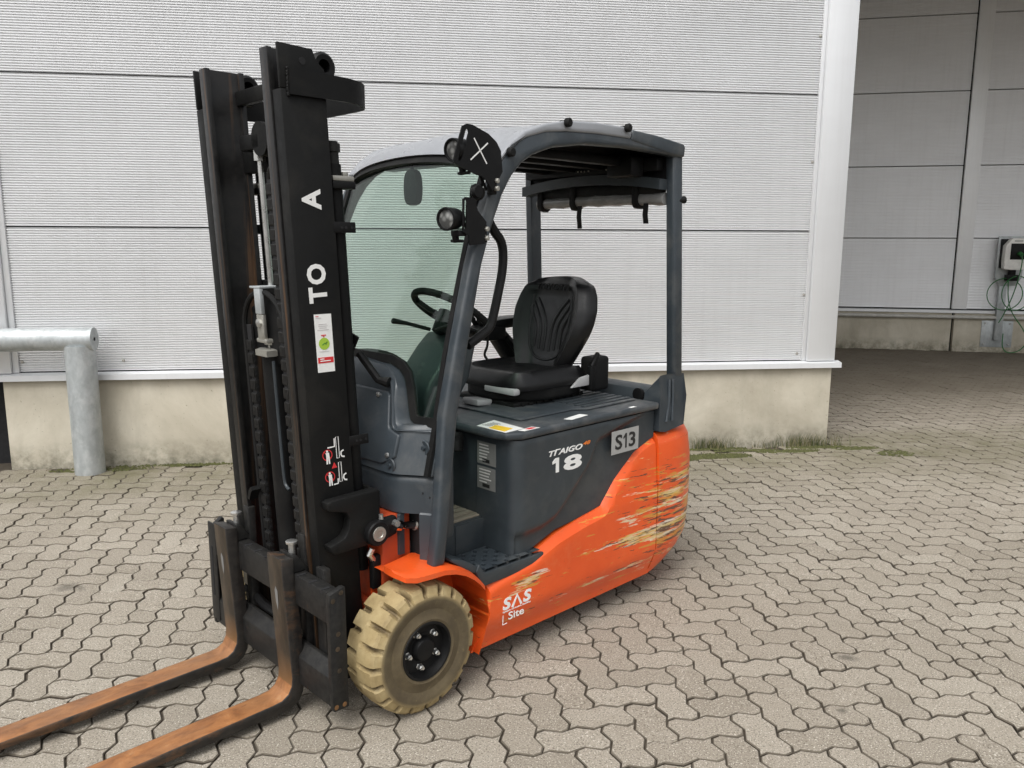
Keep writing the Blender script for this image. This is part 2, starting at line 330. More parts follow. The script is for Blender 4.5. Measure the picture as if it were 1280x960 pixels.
def strip(bm, pts, wv, hv):
    """rectangular bar swept along pts; wv width vector fn or const, hv const height vector"""
    rings = []
    pts = [Vector(q) for q in pts]
    for i, q in enumerate(pts):
        d = (pts[min(i + 1, len(pts) - 1)] - pts[max(i - 1, 0)]).normalized(); h = Vector(hv); s = d.cross(h.normalized()).normalized() * wv
        rings.append([bm.verts.new(q + s + h), bm.verts.new(q - s + h), bm.verts.new(q - s - h), bm.verts.new(q + s - h)])
    for a, b in zip(rings, rings[1:]):
        for k_ in range(4): bm.faces.new((a[k_], a[(k_ + 1) % 4], b[(k_ + 1) % 4], b[k_]))
    bm.faces.new(rings[0][::-1]); bm.faces.new(rings[-1])
def lathe(bm, prof, c, axis='y', n=32, mi=0):
    """prof: list of (offset along axis, radius)"""
    rings = []
    for (h, r) in prof:
        ring = []
        for k_ in range(n):
            a = 2 * math.pi * k_ / n; ca, sa = math.cos(a) * r, math.sin(a) * r
            q = {'y': (ca, h, sa), 'x': (h, ca, sa), 'z': (ca, sa, h)}[axis]
            ring.append(bm.verts.new((c[0] + q[0], c[1] + q[1], c[2] + q[2])))
        rings.append(ring)
    for a, b in zip(rings, rings[1:]):
        for k_ in range(n): bm.faces.new((a[k_], a[(k_ + 1) % n], b[(k_ + 1) % n], b[k_])).material_index = mi
    for rg, rev in ((rings[0], True), (rings[-1], False)):
        bm.faces.new(rg[::-1] if rev else rg).material_index = mi
def ribbon(pts2, wd):
    """closed polygon outline of an open 2D polyline with width"""
    L_, R_ = [], []
    P_ = [Vector((a, b)) for a, b in pts2]
    for i, q in enumerate(P_):
        d = (P_[min(i + 1, len(P_) - 1)] - P_[max(i - 1, 0)]).normalized(); n_ = Vector((-d.y, d.x)) * wd / 2
        L_.append(tuple(q + n_)); R_.append(tuple(q - n_))
    return L_ + R_[::-1]
def chaikin(pts, it=2, closed=True):
    for _ in range(it):
        o = []; n = len(pts)
        for i in range(n if closed else n - 1):
            a, b = pts[i], pts[(i + 1) % n]
            o += [tuple(x * .75 + y * .25 for x, y in zip(a, b)), tuple(x * .25 + y * .75 for x, y in zip(a, b))]
        pts = o if closed else [pts[0]] + o + [pts[-1]]
    return pts
def interp(x, T_):
    if x <= T_[0][0]: return T_[0][1]
    for (a, b), (c, d) in zip(T_, T_[1:]):
        if x <= c: return b + (d - b) * (x - a) / (c - a)
    return T_[-1][1]
def sstep(a, b, x):
    t = max(0, min(1, (x - a) / (b - a))); return t * t * (3 - 2 * t)
def text(name, body, origin, rv, uv, width, height, m, parent, bold=0.0, shear=0.0, depth=.0012, spacing=1.0):
    cu = bpy.data.curves.new('txt', 'FONT'); cu.body = body; cu.offset = bold; cu.shear = shear; cu.extrude = .02; cu.resolution_u = 3; cu.space_character = spacing
    to = bpy.data.objects.new('txt', cu); col.objects.link(to)
    dg = bpy.context.evaluated_depsgraph_get(); me = bpy.data.meshes.new_from_object(to.evaluated_get(dg))
    bpy.data.objects.remove(to)
    xs = [v.co.x for v in me.vertices]; ys = [v.co.y for v in me.vertices]
    sx = width / (max(xs) - min(xs)); sy = height / (max(ys) - min(ys)) if height else sx
    x0, y0 = min(xs), min(ys); rv, uv, origin = Vector(rv).normalized(), Vector(uv).normalized(), Vector(origin); nv = rv.cross(uv)
    for v in me.vertices:
        c = v.co.copy(); v.co = origin + rv * (c.x - x0) * sx + uv * (c.y - y0) * sy + nv * ((c.z + .02) / .04 * depth)
    me.materials.clear()
    return obj(name, me, m, parent, smooth=0)
def plate(bm, org, rv, uv, pts, depth=.0012, mi=0):
    """thin flat print or sheet: pts in the (rv, uv) plane from org"""
    rv, uv, org = Vector(rv).normalized(), Vector(uv).normalized(), Vector(org); nv = rv.cross(uv)
    A = [bm.verts.new(org + rv * a + uv * b) for a, b in pts]; B = [bm.verts.new(org + rv * a + uv * b + nv * depth) for a, b in pts]; n = len(pts)
    fs = [bm.faces.new(A[::-1]), bm.faces.new(B)] + [bm.faces.new((A[i], A[(i + 1) % n], B[(i + 1) % n], B[i])) for i in range(n)]
    for f in fs: f.material_index = mi
def circ(cx, cy, r, n=20): return [(cx + r * math.cos(2 * math.pi * i / n), cy + r * math.sin(2 * math.pi * i / n)) for i in range(n)]
def ring(bm, org, rv, uv, cx, cy, r0, r1, depth=.0012, n=24):
    rv, uv, org = Vector(rv).normalized(), Vector(uv).normalized(), Vector(org); nv = rv.cross(uv) * depth
    a = [bm.verts.new(org + rv * x + uv * y + nv) for x, y in circ(cx, cy, r0, n)]; b = [bm.verts.new(org + rv * x + uv * y + nv) for x, y in circ(cx, cy, r1, n)]
    for i in range(n): bm.faces.new((a[i], a[(i + 1) % n], b[(i + 1) % n], b[i]))
def rect(x0, x1, y0, y1): return [(x0, y0), (x1, y0), (x1, y1), (x0, y1)]

# ------------------------------------------------------------------ ground and pavers
bm = NB(); box(bm, -300, 300, -300, 300, -.6, -.009)
yard = obj('paved_yard', bm, 'sand', smooth=0, kind='structure')
U = .1125; AMP = .0108; PA = R(8.7)
def paver_poly(nu, nv_, gap=.0021, amp=AMP, per=4):
    """outline of a wavy paver nu x nv_ units, lower left corner at the origin"""
    P_ = []
    sg = lambda t: math.sin(2 * math.pi * t)
    for i in range(nu * per): t = i / per; P_.append((t * U, amp * sg(t)))
    for i in range(nv_ * per): t = i / per; P_.append((nu * U + amp * sg(t), t * U))
    for i in range(nu * per): t = nu - i / per; P_.append((t * U, nv_ * U + amp * sg(t)))
    for i in range(nv_ * per): t = nv_ - i / per; P_.append((amp * sg(t), t * U))
    cx, cy = nu * U / 2, nv_ * U / 2; fx, fy = 1 - gap / cx, 1 - gap / cy
    return [((x - cx) * fx, (y - cy) * fy) for x, y in P_]
def paver_geo(nu, nv_):
    o = paver_poly(nu, nv_); i_ = paver_poly(nu, nv_, .0052); n = len(o)
    V = [(x, y, -.02) for x, y in o] + [(x, y, -.0036) for x, y in o] + [(x, y, 0) for x, y in i_]
    F = [tuple(range(2 * n, 3 * n))]
    for k_ in range(n):
        q = (k_ + 1) % n; F += [(k_, q, n + q, n + k_), (n + k_, n + q, 2 * n + q, 2 * n + k_)]
    return V, F
GEO = {t: paver_geo(*t) for t in ((2, 1), (1, 2), (1, 1))}
PM = {}
for t, (V, F) in GEO.items():
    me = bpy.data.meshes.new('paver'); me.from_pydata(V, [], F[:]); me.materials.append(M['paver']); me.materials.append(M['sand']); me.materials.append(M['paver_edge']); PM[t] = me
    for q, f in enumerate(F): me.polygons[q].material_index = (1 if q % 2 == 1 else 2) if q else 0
c_, s_ = math.cos(PA), math.sin(PA)
WA = R(7.449); wc, ws = math.cos(WA), math.sin(WA); P0 = Vector((2.5385, 6.3631, 0))
P0 = Vector((2.5385, 6.3631, 0))
def walld(x, y): return ((x - P0.x) * wc + (y - P0.y) * ws, -(x - P0.x) * ws + (y - P0.y) * wc)
RA = R(-12.0); rc, rs = math.cos(RA), math.sin(RA); P1 = Vector((4.983, 12.668, 0))
def reard(x, y): return ((x - P1.x) * rc + (y - P1.y) * rs, -(x - P1.x) * rs + (y - P1.y) * rc)
stones = []
for i in range(-90, 130):
    for j in range(-10, 140):
        k_ = (i - j) % 4
        if k_ == 0: t, ox, oy = (2, 1), 0, 0
        elif k_ == 3: t, ox, oy = (1, 2), 0, 0
        else: continue
        x, y = i * U, j * U
        parts_ = [(t, x + t[0] * U / 2, y + t[1] * U / 2)]
        if t == (2, 1) and random.random() < .2: parts_ = [((1, 1), x + U / 2, y + U / 2), ((1, 1), x + 1.5 * U, y + U / 2)]
        for t2, lx, ly in parts_:
            wx, wy = lx * c_ - ly * s_, lx * s_ + ly * c_
            wx += .02; wy += .6
            if wy < .7 or wy > 13.3 or abs(wx) > .78 * wy + 1.6: continue
            a, b = walld(wx, wy)
            if b > -.07 and -7.9 < a < .05 and b < 8: continue
            if reard(wx, wy)[1] > -.05: continue
            stones.append((wx, wy, t2))
def cam_px(x, y):
    d = Vector((x, y, 0)) - CAM; zc = d.dot(fwd); return (640 + 1013 * d.dot(right) / zc, 480 + 1013 * d.dot(down) / zc, zc) if zc > .2 else (9e9, 9e9, 9e9)
def seen(x, y):
    u_, v_, zc = cam_px(x, y)
    if not (-25 < u_ < 1305 and v_ < 985): return None
    return zc
vis = sorted([(seen(x, y), n_) for n_, (x, y, t) in enumerate(stones) if seen(x, y)])
O = Vector((-.66329, 2.9132, 0)); TH = R(180 + 44.05)
def to_truck(x, y):
    d = Vector((x, y)) - O.xy; return d.x * math.cos(TH) + d.y * math.sin(TH), -d.x * math.sin(TH) + d.y * math.cos(TH)
pick = []
for zc, n_ in vis:
    tx, ty = to_truck(stones[n_][0], stones[n_][1])
    if -1.5 < tx < .25 and -.9 < ty < .35: continue
    pick.append(n_)
    if len(pick) >= 298: break
pick = set(pick)
fV, fF, fM = [], [], []
for n_, (x, y, t) in enumerate(stones):
    a = PA + random.gauss(0, .006); z_ = random.gauss(0, .0012); tx_, ty_ = random.gauss(0, .003), random.gauss(0, .003)
    x += random.gauss(0, .0009); y += random.gauss(0, .0009)
    if n_ in pick:
        o = bpy.data.objects.new('paver', PM[t]); col.objects.link(o); o.location = (x, y, z_); o.rotation_euler = (tx_, ty_, a); o.parent = yard
    else:
        V, F = GEO[t]; b0 = len(fV); ca, sa = math.cos(a), math.sin(a)
        fV += [(x + vx * ca - vy * sa, y + vx * sa + vy * ca, vz + z_ - vx * ty_ + vy * tx_) for vx, vy, vz in V]
        fF += [tuple(b0 + q for q in f) for f in F]; fM += [((1 if q % 2 == 1 else 2) if q else 0) for q in range(len(F))]
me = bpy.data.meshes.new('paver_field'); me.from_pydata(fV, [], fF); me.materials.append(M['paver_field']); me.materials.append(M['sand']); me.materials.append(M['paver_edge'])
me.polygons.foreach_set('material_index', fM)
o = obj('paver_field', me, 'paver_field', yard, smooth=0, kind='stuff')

# ------------------------------------------------------------------ main warehouse wall
wh = thing('warehouse', 'large silver warehouse with ribbed wall panels and concrete plinth behind the forklift', 'building', P0, WA)
def ribbed(bm, x0, x1, z0, z1, pitch, depth, yf=0.0):
    """horizontally ribbed sheet facing -y: proud flats with narrow recessed grooves"""
    pr = [(yf + .03, z0), (yf, z0 + .004)]; n = int(round((z1 - z0 - .008) / pitch)); pt = (z1 - z0 - .008) / n
    for i in range(n):
        zb = z0 + .004 + i * pt
        pr += [(yf, zb + .34 * pt), (yf + depth, zb + .52 * pt), (yf + depth, zb + .88 * pt), (yf, zb + pt)]
    pr += [(yf + .03, z1)]
    A = [bm.verts.new((x0, a, b)) for a, b in pr]; B = [bm.verts.new((x1, a, b)) for a, b in pr]
    for i in range(len(pr) - 1): bm.faces.new((A[i], B[i], B[i + 1], A[i + 1]))
ZB = .685
for i in range(4):
    bm = NB(); ribbed(bm, -6.02, -.262, ZB + i * 1.002 + .003, ZB + (i + 1) * 1.002 - .003, 1 / 60, .013)
    obj('wall_panel', bm, 'panel', wh, smooth=0)
bm = NB(); box(bm, -.232, 0, -.035, 7.2, ZB - .002, 4.78); obj('corner_trim', bm, 'trim', wh, bevel=.006)
bm = NB(); box(bm, -.262, -.234, -.012, .02, ZB, 4.75); obj('trim_edge', bm, 'trim', wh, bevel=.002)
bm = NB(); box(bm, -6.32, -6.062, -.035, .2, ZB - .002, 4.78); obj('corner_trim', bm, 'trim', wh, bevel=.006)
bm = NB(); box(bm, -6.06, -6.021, -.012, .02, ZB, 4.75); obj('trim_edge', bm, 'trim', wh, bevel=.002)
bm = NB(); prism(bm, [(.0, .675), (.0, .683), (-.062, .671), (-.064, .632), (-.058, .632), (-.056, .665)], 'x', -6.36, .045); obj('drip_flashing', bm, 'trim', wh, smooth=0)
bm = NB(); prism(bm, [(.03, -.3), (.03, .66), (-.02, .66), (-.02, -.3)], 'x', -6.135, -.008)
box(bm, -.4, -.0085, .031, 7.2, -.3, .66); obj('plinth', bm, 'concrete', wh, bevel=.012)
bm = NB(); box(bm, -7.8, -.01, .04, 7.3, ZB - .03, 4.77); obj('inner_wall', bm, 'dark_in', wh, smooth=0)
bm = NB(); box(bm, -7.9, .06, -.10, 7.4, 4.785, 4.95); obj('roof_edge', bm, 'trim', wh, bevel=.01)
bm = NB(); box(bm, -7.8, -6.33, .02, .12, .66, 4.7); obj('wall_panel', bm, 'panel', wh)
bm = NB(); box(bm, -7.6, -6.18, .18, .3, -.1, .62); obj('dark_opening', bm, 'dark_in', wh)
for (x, z) in ((-5.33, .76), (-.275, 1.2), (-.275, 2.2), (-.30, .74), (-6.0, .76), (-.275, 3.1)):
    bm = NB(); lathe(bm, [(-.006, .005), (-.004, .010), (.002, .011)], (x, -.0005, z), 'y', 10); obj('screw', bm, 'zinc', wh)

# ------------------------------------------------------------------ rear building with canopy
rb = thing('rear_building', 'grey rear building with wide flat wall panels and low concrete base at right', 'building', P1, RA)
cols_ = [(-4.4, -4.2), (-1.4, -1.2), (1.71, 1.915), (4.8, 5.0), (7.9, 8.1)]
for (a, b), (c, d) in zip(cols_, cols_[1:]):
    for i in range(5):
        z0 = .635 + i * 1.056; bm = NB(); ribbed(bm, b + .012, c - .016, z0 + .005, min(z0 + 1.053, 5.4), .042, .0022, .01)
        obj('wall_panel', bm, 'rear_panel', rb, smooth=0)
for a, b in cols_:
    bm = NB(); box(bm, a, b, -.035, .05, .64, 5.5); obj('column_trim', bm, 'rear_trim', rb, bevel=.004)
    bm = NB(); box(bm, a - .014, a - .002, .005, .05, .64, 5.5); obj('shadow_gap', bm, 'dark_in', rb)
bm = NB(); prism(bm, [(.03, .625), (-.045, .618), (-.047, .578), (-.042, .578), (-.04, .612), (.03, .618)], 'x', -4.5, 9); obj('drip_flashing', bm, 'trim', rb, smooth=0)
bm = NB(); tube(bm, [(-4.5, -.075, .522), (9, -.075, .522)], .026, 10)
for i in range(13): tube(bm, [(-4.2 + i * 1.05, -.075, .522), (-4.16 + i * 1.05, -.075, .522)], .031, 10)
obj('conduit', bm, 'pale_pipe', rb)
xs = [-4.5, -1.55, 1.745, 4.9, 9]
for a, b in zip(xs, xs[1:]):
    bm = NB(); box(bm, a + .018, b - .018, -.02, .3, -.3, .60); obj('plinth', bm, 'concrete', rb, bevel=.012)
bm = NB(); box(bm, -4.5, 9, .06, 4, -.2, 5.6); obj('inner_wall', bm, 'dark_in', rb, smooth=0)
cn = thing('canopy', 'flat roof canopy over the yard in front of the rear building', 'canopy', P1, RA)
bm = NB(); prism(bm, [(-4.6, -.02), (14, -.02), (14, -6.1), (-4.6, -6.1)], 'z', 5.12, 5.4); obj('roof_deck', bm, 'rear_panel', cn)
bm = NB()
for i in range(6): box(bm, -3.0 + i * 2.4, -2.86 + i * 2.4, -6.0, -.05, 5.065, 5.118)
obj('roof_beams', bm, 'rear_panel', cn)

# ------------------------------------------------------------------ charger on the rear wall
ch = thing('charging_station', 'white wall charger with green cable on a grey pole beside the rear wall', 'charger', P1 + Vector((rc * 2.36, rs * 2.36, 0)), RA)
bm = NB(); box(bm, -.215, .215, -.032, -.0205, .075, .475); obj('base_plate', bm, 'galv', ch, bevel=.002)
for x in (-.17, .17):
    for z in (.12, .43):
        bm = NB(); lathe(bm, [(-.045, .008), (-.04, .014), (-.032, .014)], (x, 0, z), 'y', 8); obj('bolt', bm, 'steel', ch)
bm = NB(); box(bm, -.052, .052, -.10, -.033, .19, 1.15); obj('pole', bm, 'galv', ch, bevel=.006)
bm = NB(); prism(bm, [(-.13, 1.72), (-.13, 1.12), (-.06, 1.0), (.16, 1.0), (.23, 1.12), (.23, 1.72)], 'y', -.118, -.102); obj('back_plate', bm, 'galv', ch, bevel=.003)
bm = NB(); prism(bm, chaikin([(-.085, 1.69), (-.095, 1.27), (-.06, 1.235), (.17, 1.235), (.205, 1.27), (.215, 1.69)], 1), 'y', -.30, -.175); obj('housing', bm, 'charger_white', ch, bevel=.022, seg=3)
bm = NB(); box(bm, -.1, .2, -.176, -.118, 1.26, 1.68); obj('housing_back', bm, 'black', ch, bevel=.008)
bm = NB(); box(bm, -.02, .17, -.306, -.298, 1.385, 1.615); obj('display', bm, 'black', ch, bevel=.004)
bm = NB(); tube(bm, [(.09, -.30, 1.47), (.09, -.35, 1.475), (.10, -.385, 1.45)], .028, 10); obj('plug', bm, 'cable', ch)
bm = NB(); box(bm, -.01, .15, -.24, -.12, 1.075, 1.165); box(bm, .03, .11, -.22, -.13, 1.16, 1.24); obj('cable_holder', bm, 'black', ch, bevel=.01)
pts = [(.10, -.385, 1.45), (.115, -.40, 1.36), (.10, -.36, 1.1), (.055, -.30, .8), (-.02, -.26, .56), (-.06, -.24, .46)]
bm = NB(); tube(bm, chaikin(pts, 2, False), .0075, 6)
def loop(cx, cz, rx, rz, y, t0=0, t1=2 * math.pi, n=28): return [(cx + rx * math.cos(t0 + (t1 - t0) * i / n), y + .03 * math.sin(3 * t0 + 2 * i / n), cz + rz * math.sin(t0 + (t1 - t0) * i / n)) for i in range(n + 1)]
tube(bm, loop(-.02, .88, .235, .23, -.22, R(60), R(410)), .0075, 6); tube(bm, loop(.13, .90, .20, .25, -.26, R(100), R(440)), .0075, 6)
tube(bm, chaikin([(.01, -.24, 1.08), (.03, -.25, .8), (.10, -.25, .6), (.30, -.24, .35), (.36, -.22, .17), (.26, -.2, .03), (.1, -.2, .01), (.03, -.2, .1), (.03, -.2, .3)], 2, False), .0075, 6)
obj('charging_cable', bm, 'cable', ch)
bm = NB(); plate(bm, (.02, -.3002, 1.645), (1, 0, 0), (0, 0, 1), rect(0, .11, 0, .012), .001); obj('faint_marking', bm, 'dull_label', ch, smooth=0)

# ------------------------------------------------------------------ crash barrier
br = thing('crash_barrier', 'galvanised tubular steel crash barrier with round post at left by the wall', 'barrier', (-2.94, 5.47, 0), WA)
bm = NB(); tube(bm, [(0, 0, -.15), (0, 0, .83), (0, 0, .892)], [.0975, .0975, .0975], 36); obj('post', bm, 'galv', br)
bm = NB(); tube(bm, [(-2.4, -.005, .935), (.088, -.005, .935)], .0785, 36); obj('rail', bm, 'galv', br)
bm = NB(); lathe(bm, [(.083, .082), (.101, .080), (.102, .02), (.096, .012)], (0, -.005, .935), 'x', 32); obj('end_cap', bm, 'galv', br)
bm = NB(); lathe(bm, [(.1015, .012), (.1035, .012)], (0, -.005, .935), 'x', 12); obj('cap_hole', bm, 'dark_in', br)
bm = NB(); tube(bm, [(-2.2, 0, -.1), (-2.2, 0, .86)], .0975, 24); obj('post', bm, 'galv', br)

# ------------------------------------------------------------------ grass tufts and moss at the wall foot
def wpt(a, b): return (P0.x + a * wc - b * ws, P0.y + a * ws + b * wc)
def tuft(a, b, n, h, sp, label):
    bm = NB()
    for i in range(n):
        x, y = random.gauss(0, sp), random.gauss(0, .018); hh = h * random.uniform(.35, 1.0); an = random.uniform(0, 6.28); le = random.uniform(.1, .5) * hh
        dx, dy = math.cos(an) * le, min(.01, math.sin(an) * le); w0 = random.uniform(.0022, .0042); pv = None
        for t in (0, .4, .75, 1):
            q = Vector((x + dx * t * t, y + dy * t * t, hh * t - .01)); ww = w0 * (1 - t * .85)
            cur = (bm.verts.new(q + Vector((-ww, 0, 0))), bm.verts.new(q + Vector((ww, ww * .5, 0))))
            if pv: bm.faces.new((pv[0], pv[1], cur[1], cur[0]))
            pv = cur
    o = obj('grass_tuft', bm, 'grass', smooth=0); o.location = (*wpt(a, b), 0); o.rotation_euler = (0, 0, WA)
    o['label'] = label; o['category'] = 'grass'; o['group'] = 'grass tufts at the foot of the warehouse wall'
tuft(-.98, -.045, 130, .12, .085, 'dense grass tuft nearest the forklift, left of the two large tufts at the wall foot')
tuft(-.20, -.05, 190, .125, .13, 'wide grass tuft beside the corner of the concrete plinth')
tuft(-.60, -.04, 30, .07, .05, 'small thin grass sprig between the two large tufts by the plinth')
bm = NB()
def clump(bm, a, b, ra, rb_, n, hz):
    for i in range(n):
        t = random.random() ** .6; an = random.uniform(0, 6.28); x = a + math.cos(an) * ra * t; y = b + math.sin(an) * rb_ * t
        if y > -.022: continue
        wx, wy = wpt(x, y); r_ = random.uniform(.006, .016)
        vv = [bm.verts.new((wx + r_ * math.cos(q), wy + r_ * math.sin(q), .001)) for q in (0, 1.25, 2.5, 3.8, 5)]; tp = bm.verts.new((wx, wy, hz * random.uniform(.3, 1)))
        for q in range(5): bm.faces.new((vv[q], vv[(q + 1) % 5], tp))
for args in ((-1.05, -.27, .30, .07, 800, .012), (-.42, -.19, .26, .045, 420, .012), (-.75, -.13, .25, .03, 260, .010), (.38, -.35, .15, .09, 170, .009), (.15, -.16, .2, .05, 160, .009), (-.15, -.10, .25, .035, 360, .014), (-1.5, -.35, .3, .05, 260, .01), (-1.0, -.06, .3, .025, 300, .014),
             (-4.7, -.05, .9, .03, 260, .012), (-4.9, -.07, .2, .03, 160, .016), (-4.35, -.05, .12, .025, 120, .016), (-5.5, -.12, .35, .05, 260, .012), (-3.2, -.05, .8, .02, 200, .014)): clump(bm, *args)
obj('moss', bm, 'moss', smooth=0, kind='stuff')

M['debris'] = simple('leaf_litter', (.11, .085, .05), .9, var=.5, scale=40)
bm = NB()
for i in range(420):
    a = random.uniform(-6.0, -.02); b = -.025 - abs(random.gauss(0, .07)); wx, wy = wpt(a, b); r_ = random.uniform(.003, .010); z_ = random.uniform(.002, .006); a0 = random.uniform(0, 6.28)
    vv = [bm.verts.new((wx + r_ * random.uniform(.5, 1.2) * math.cos(a0 + q * 2.09), wy + r_ * math.sin(a0 + q * 2.09), .0005)) for q in range(3)]; tp = bm.verts.new((wx, wy, z_))
    for q in range(3): bm.faces.new((vv[q], vv[(q + 1) % 3], tp))
obj('leaf_litter', bm, 'debris', smooth=0, kind='stuff')

# ================================================================== the forklift  (x forward, y to its left, z up; origin under the front axle)
fk = thing('forklift', 'orange and dark grey three wheel electric forklift with tall black mast parked on the paving', 'forklift', O, TH)
def part(name, bm, m, **kw): return obj(name, bm, m, kw.pop('parent', fk), **kw)
def mx(z, dx=0): return .218 + .045 * z + dx       # mast leans slightly forward

# ---- wheels
def make_wheel(y_out, sgn):
    """front wheel, outer face at y = y_out, sgn +1 for the left side"""
    wd = .17; n = 20 * 10; rr = .225
    prof = [(0, .100, 0), (.004, .112, 0), (-.001, .125, 0), (-.004, .145, 0), (.002, .163, 0), (.006, .180, 0), (.004, .190, 0), (-.002, .197, .55), (-.007, .212, 1), (-.016, .221, 1), (-.034, .2245, 1), (-.058, .2255, 1), (-.072, .226, .25), (-.085, .2265, 0)]
    prof = prof + [(-wd - a, r, g) for a, r, g in prof[-2::-1]]
    bm = NB(); rings = []
    for i in range(n):
        ring_ = []
        for (h, r, g) in prof:
            side = 0 if h > -wd / 2 else .5
            sk = (h + wd / 2) * 1.3
            ph = (i / 10 + side + sk * (1 if side == 0 else -1)) % 1.0
            cut = 1.0 if ph < .21 else 0.0
            cut = max(cut, 0); r2 = r - .024 * g * cut
            a = 2 * math.pi * i / n; ring_.append(bm.verts.new((r2 * math.cos(a), sgn * h, r2 * math.sin(a))))
        rings.append(ring_)
    for i in range(n):
        a, b = rings[i], rings[(i + 1) % n]
        for k_ in range(len(prof) - 1): bm.faces.new((a[k_], a[k_ + 1], b[k_ + 1], b[k_]))
    hub = (-.018, y_out, .2235)
    wh_ = bpy.data.objects.new('front_wheel', bpy.data.meshes.new('front_wheel')); bm2 = NB()
    lathe(bm2, [(-.16 * sgn, .05), (-.16 * sgn, .102), (-.10 * sgn, .104), (0, .104), (.004 * sgn, .1005), (.003 * sgn, .094), (-.012 * sgn, .090), (-.028 * sgn, .086), (-.03 * sgn, .07), (-.03 * sgn, .045)], (0, 0, 0), 'y', 40)
    bmesh.ops.recalc_face_normals(bm2, faces=bm2.faces[:]); bm2.to_mesh(wh_.data); bm2.free(); wh_.data.materials.append(M['black']); wh_.data.shade_smooth(); wh_.data.set_sharp_from_angle(angle=.6)
    col.objects.link(wh_); wh_.parent = fk; wh_.location = hub
    obj('tyre', bm, 'tyre', wh_, smooth=.45)
    bm = NB(); lathe(bm, [(-.034 * sgn, .046), (-.020 * sgn, .044), (-.008 * sgn, .036), (-.006 * sgn, .03), (-.008 * sgn, .004)], (0, 0, 0), 'y', 24); obj('hub_cap', bm, 'black', wh_)
    for q in range(5):
        a = R(66) + q * 2 * math.pi / 5; bm = NB(); c = (.063 * math.cos(a), 0, .063 * math.sin(a))
        lathe(bm, [(-.032 * sgn, .0125), (-.029 * sgn, .0125), (-.028 * sgn, .0095), (-.014 * sgn, .0095), (-.012 * sgn, .008)], c, 'y', 6); lathe(bm, [(-.013 * sgn, .0055), (-.006 * sgn, .0055)], c, 'y', 8)
        obj('wheel_nut', bm, 'steel', wh_)
make_wheel(.528, 1); make_wheel(-.528, -1)
for y in (.085, -.085):
    bm = NB(); lathe(bm, [(-.065, .1), (-.065, .18), (-.05, .2), (.05, .2), (.065, .18), (.065, .1)], (-1.33, y, .2), 'y', 32); part('rear_wheel', bm, 'tyre')

# ---- orange chassis
def side_grid(sgn):
    top = [(-.281, .30), (-.306, .358), (-.40, .376), (-.562, .400), (-.705, .452), (-.85, .480), (-.984, .500), (-1.024, .545), (-1.075, .603), (-1.14, .655), (-1.208, .699), (-1.27, .726), (-1.325, .740), (-1.343, .742)][::-1]
    arch = [(.095, -.272), (.122, -.281), (.179, -.313), (.243, -.329), (.302, -.321), (.362, -.306), (.40, -.29)]
    bm = NB(); xs_ = [-1.343 + i * (1.343 - .272) / 60 for i in range(61)]; rows = 22; G = []
    for x in xs_:
        c = []
        zt = interp(x, top)
        for j in range(rows + 1):
            t = j / rows; z = .095 + (zt - .095) * t
            xx = x
            lim = interp(z, arch)
            if x > -.36: xx = -.36 + (x + .36) * ((lim + .36) / (-.272 + .36))
            y = .502 - .042 * (1 - sstep(.095, .235, z)) ** 1.0
            if x < -.93:
                cz = interp(x, [(-1.343, .512), (-.984, .500)])
                if z > cz: y -= .006 + .075 * (z - cz) * sstep(-.93, -1.05, -abs(x)) if False else .005 + .06 * (z - cz)
            y -= .028 * sstep(zt - .05, zt, z) ** 2
            c.append(bm.verts.new((xx, sgn * y, z)))
        G.append(c)
    for a, b in zip(G, G[1:]):
        for j in range(rows): bm.faces.new((a[j], b[j], b[j + 1], a[j + 1]))
    # return edges so that the panel has thickness
    for line, dv in (([c[0] for c in G], (0, -.06 * sgn, .01)), ([c[-1] for c in G], (0, -.07 * sgn, 0)), (G[-1], (0, -.30 * sgn, 0)), (G[0], (0, -.08 * sgn, 0))):
        nv = [bm.verts.new(v.co + Vector(dv)) for v in line]
        for i in range(len(line) - 1): bm.faces.new((line[i], line[i + 1], nv[i + 1], nv[i]))
    part('side_skirt', bm, 'orange', smooth=.5)
side_grid(1); side_grid(-1)

# counterweight lofted round the tail
bm = NB(); prof = [(.095, .085), (.12, .055), (.17, .030), (.24, .012), (.33, .003), (.45, 0), (.60, .002), (.70, .008), (.735, .018), (.752, .035), (.757, .06)]
rows_ = []
for z, ins in prof:
    iy = .042 * (1 - sstep(.095, .235, z)) + max(0, ins - .0) * (z > .6); pts = [(-1.352, .502 - iy)]; hw, xr, rad = .502 - iy, -1.80 + ins * 1.9, .34
    for q in range(13):
        a = R(90 * q / 12); pts.append((xr + rad - rad * math.sin(a) * 1.0, hw - rad * .72 + rad * .72 * math.cos(a)))
    pts += [(xr - .012, .12)]
    pts = pts + [(a, -b) for a, b in pts[::-1]]
    rows_.append([bm.verts.new((a, b, z)) for a, b in pts])
for a, b in zip(rows_, rows_[1:]):
    for i in range(len(a) - 1): bm.faces.new((a[i], a[i + 1], b[i + 1], b[i]))
bm.faces.new(rows_[0]); bm.faces.new(rows_[-1])
for i in range(len(rows_) - 1): pass
bm.faces.new([r_[0] for r_ in rows_] + [r_[-1] for r_ in rows_[::-1]])
part('counterweight', bm, 'orange', smooth=.6)

bm = NB(); box(bm, -1.35, -.53, -.43, .43, .13, .855); part('chassis_core', bm, 'dark_in', smooth=0)
bm = NB(); box(bm, -.52, -.10, -.285, .285, .11, .50); part('floor_core', bm, 'dark_in', smooth=0)
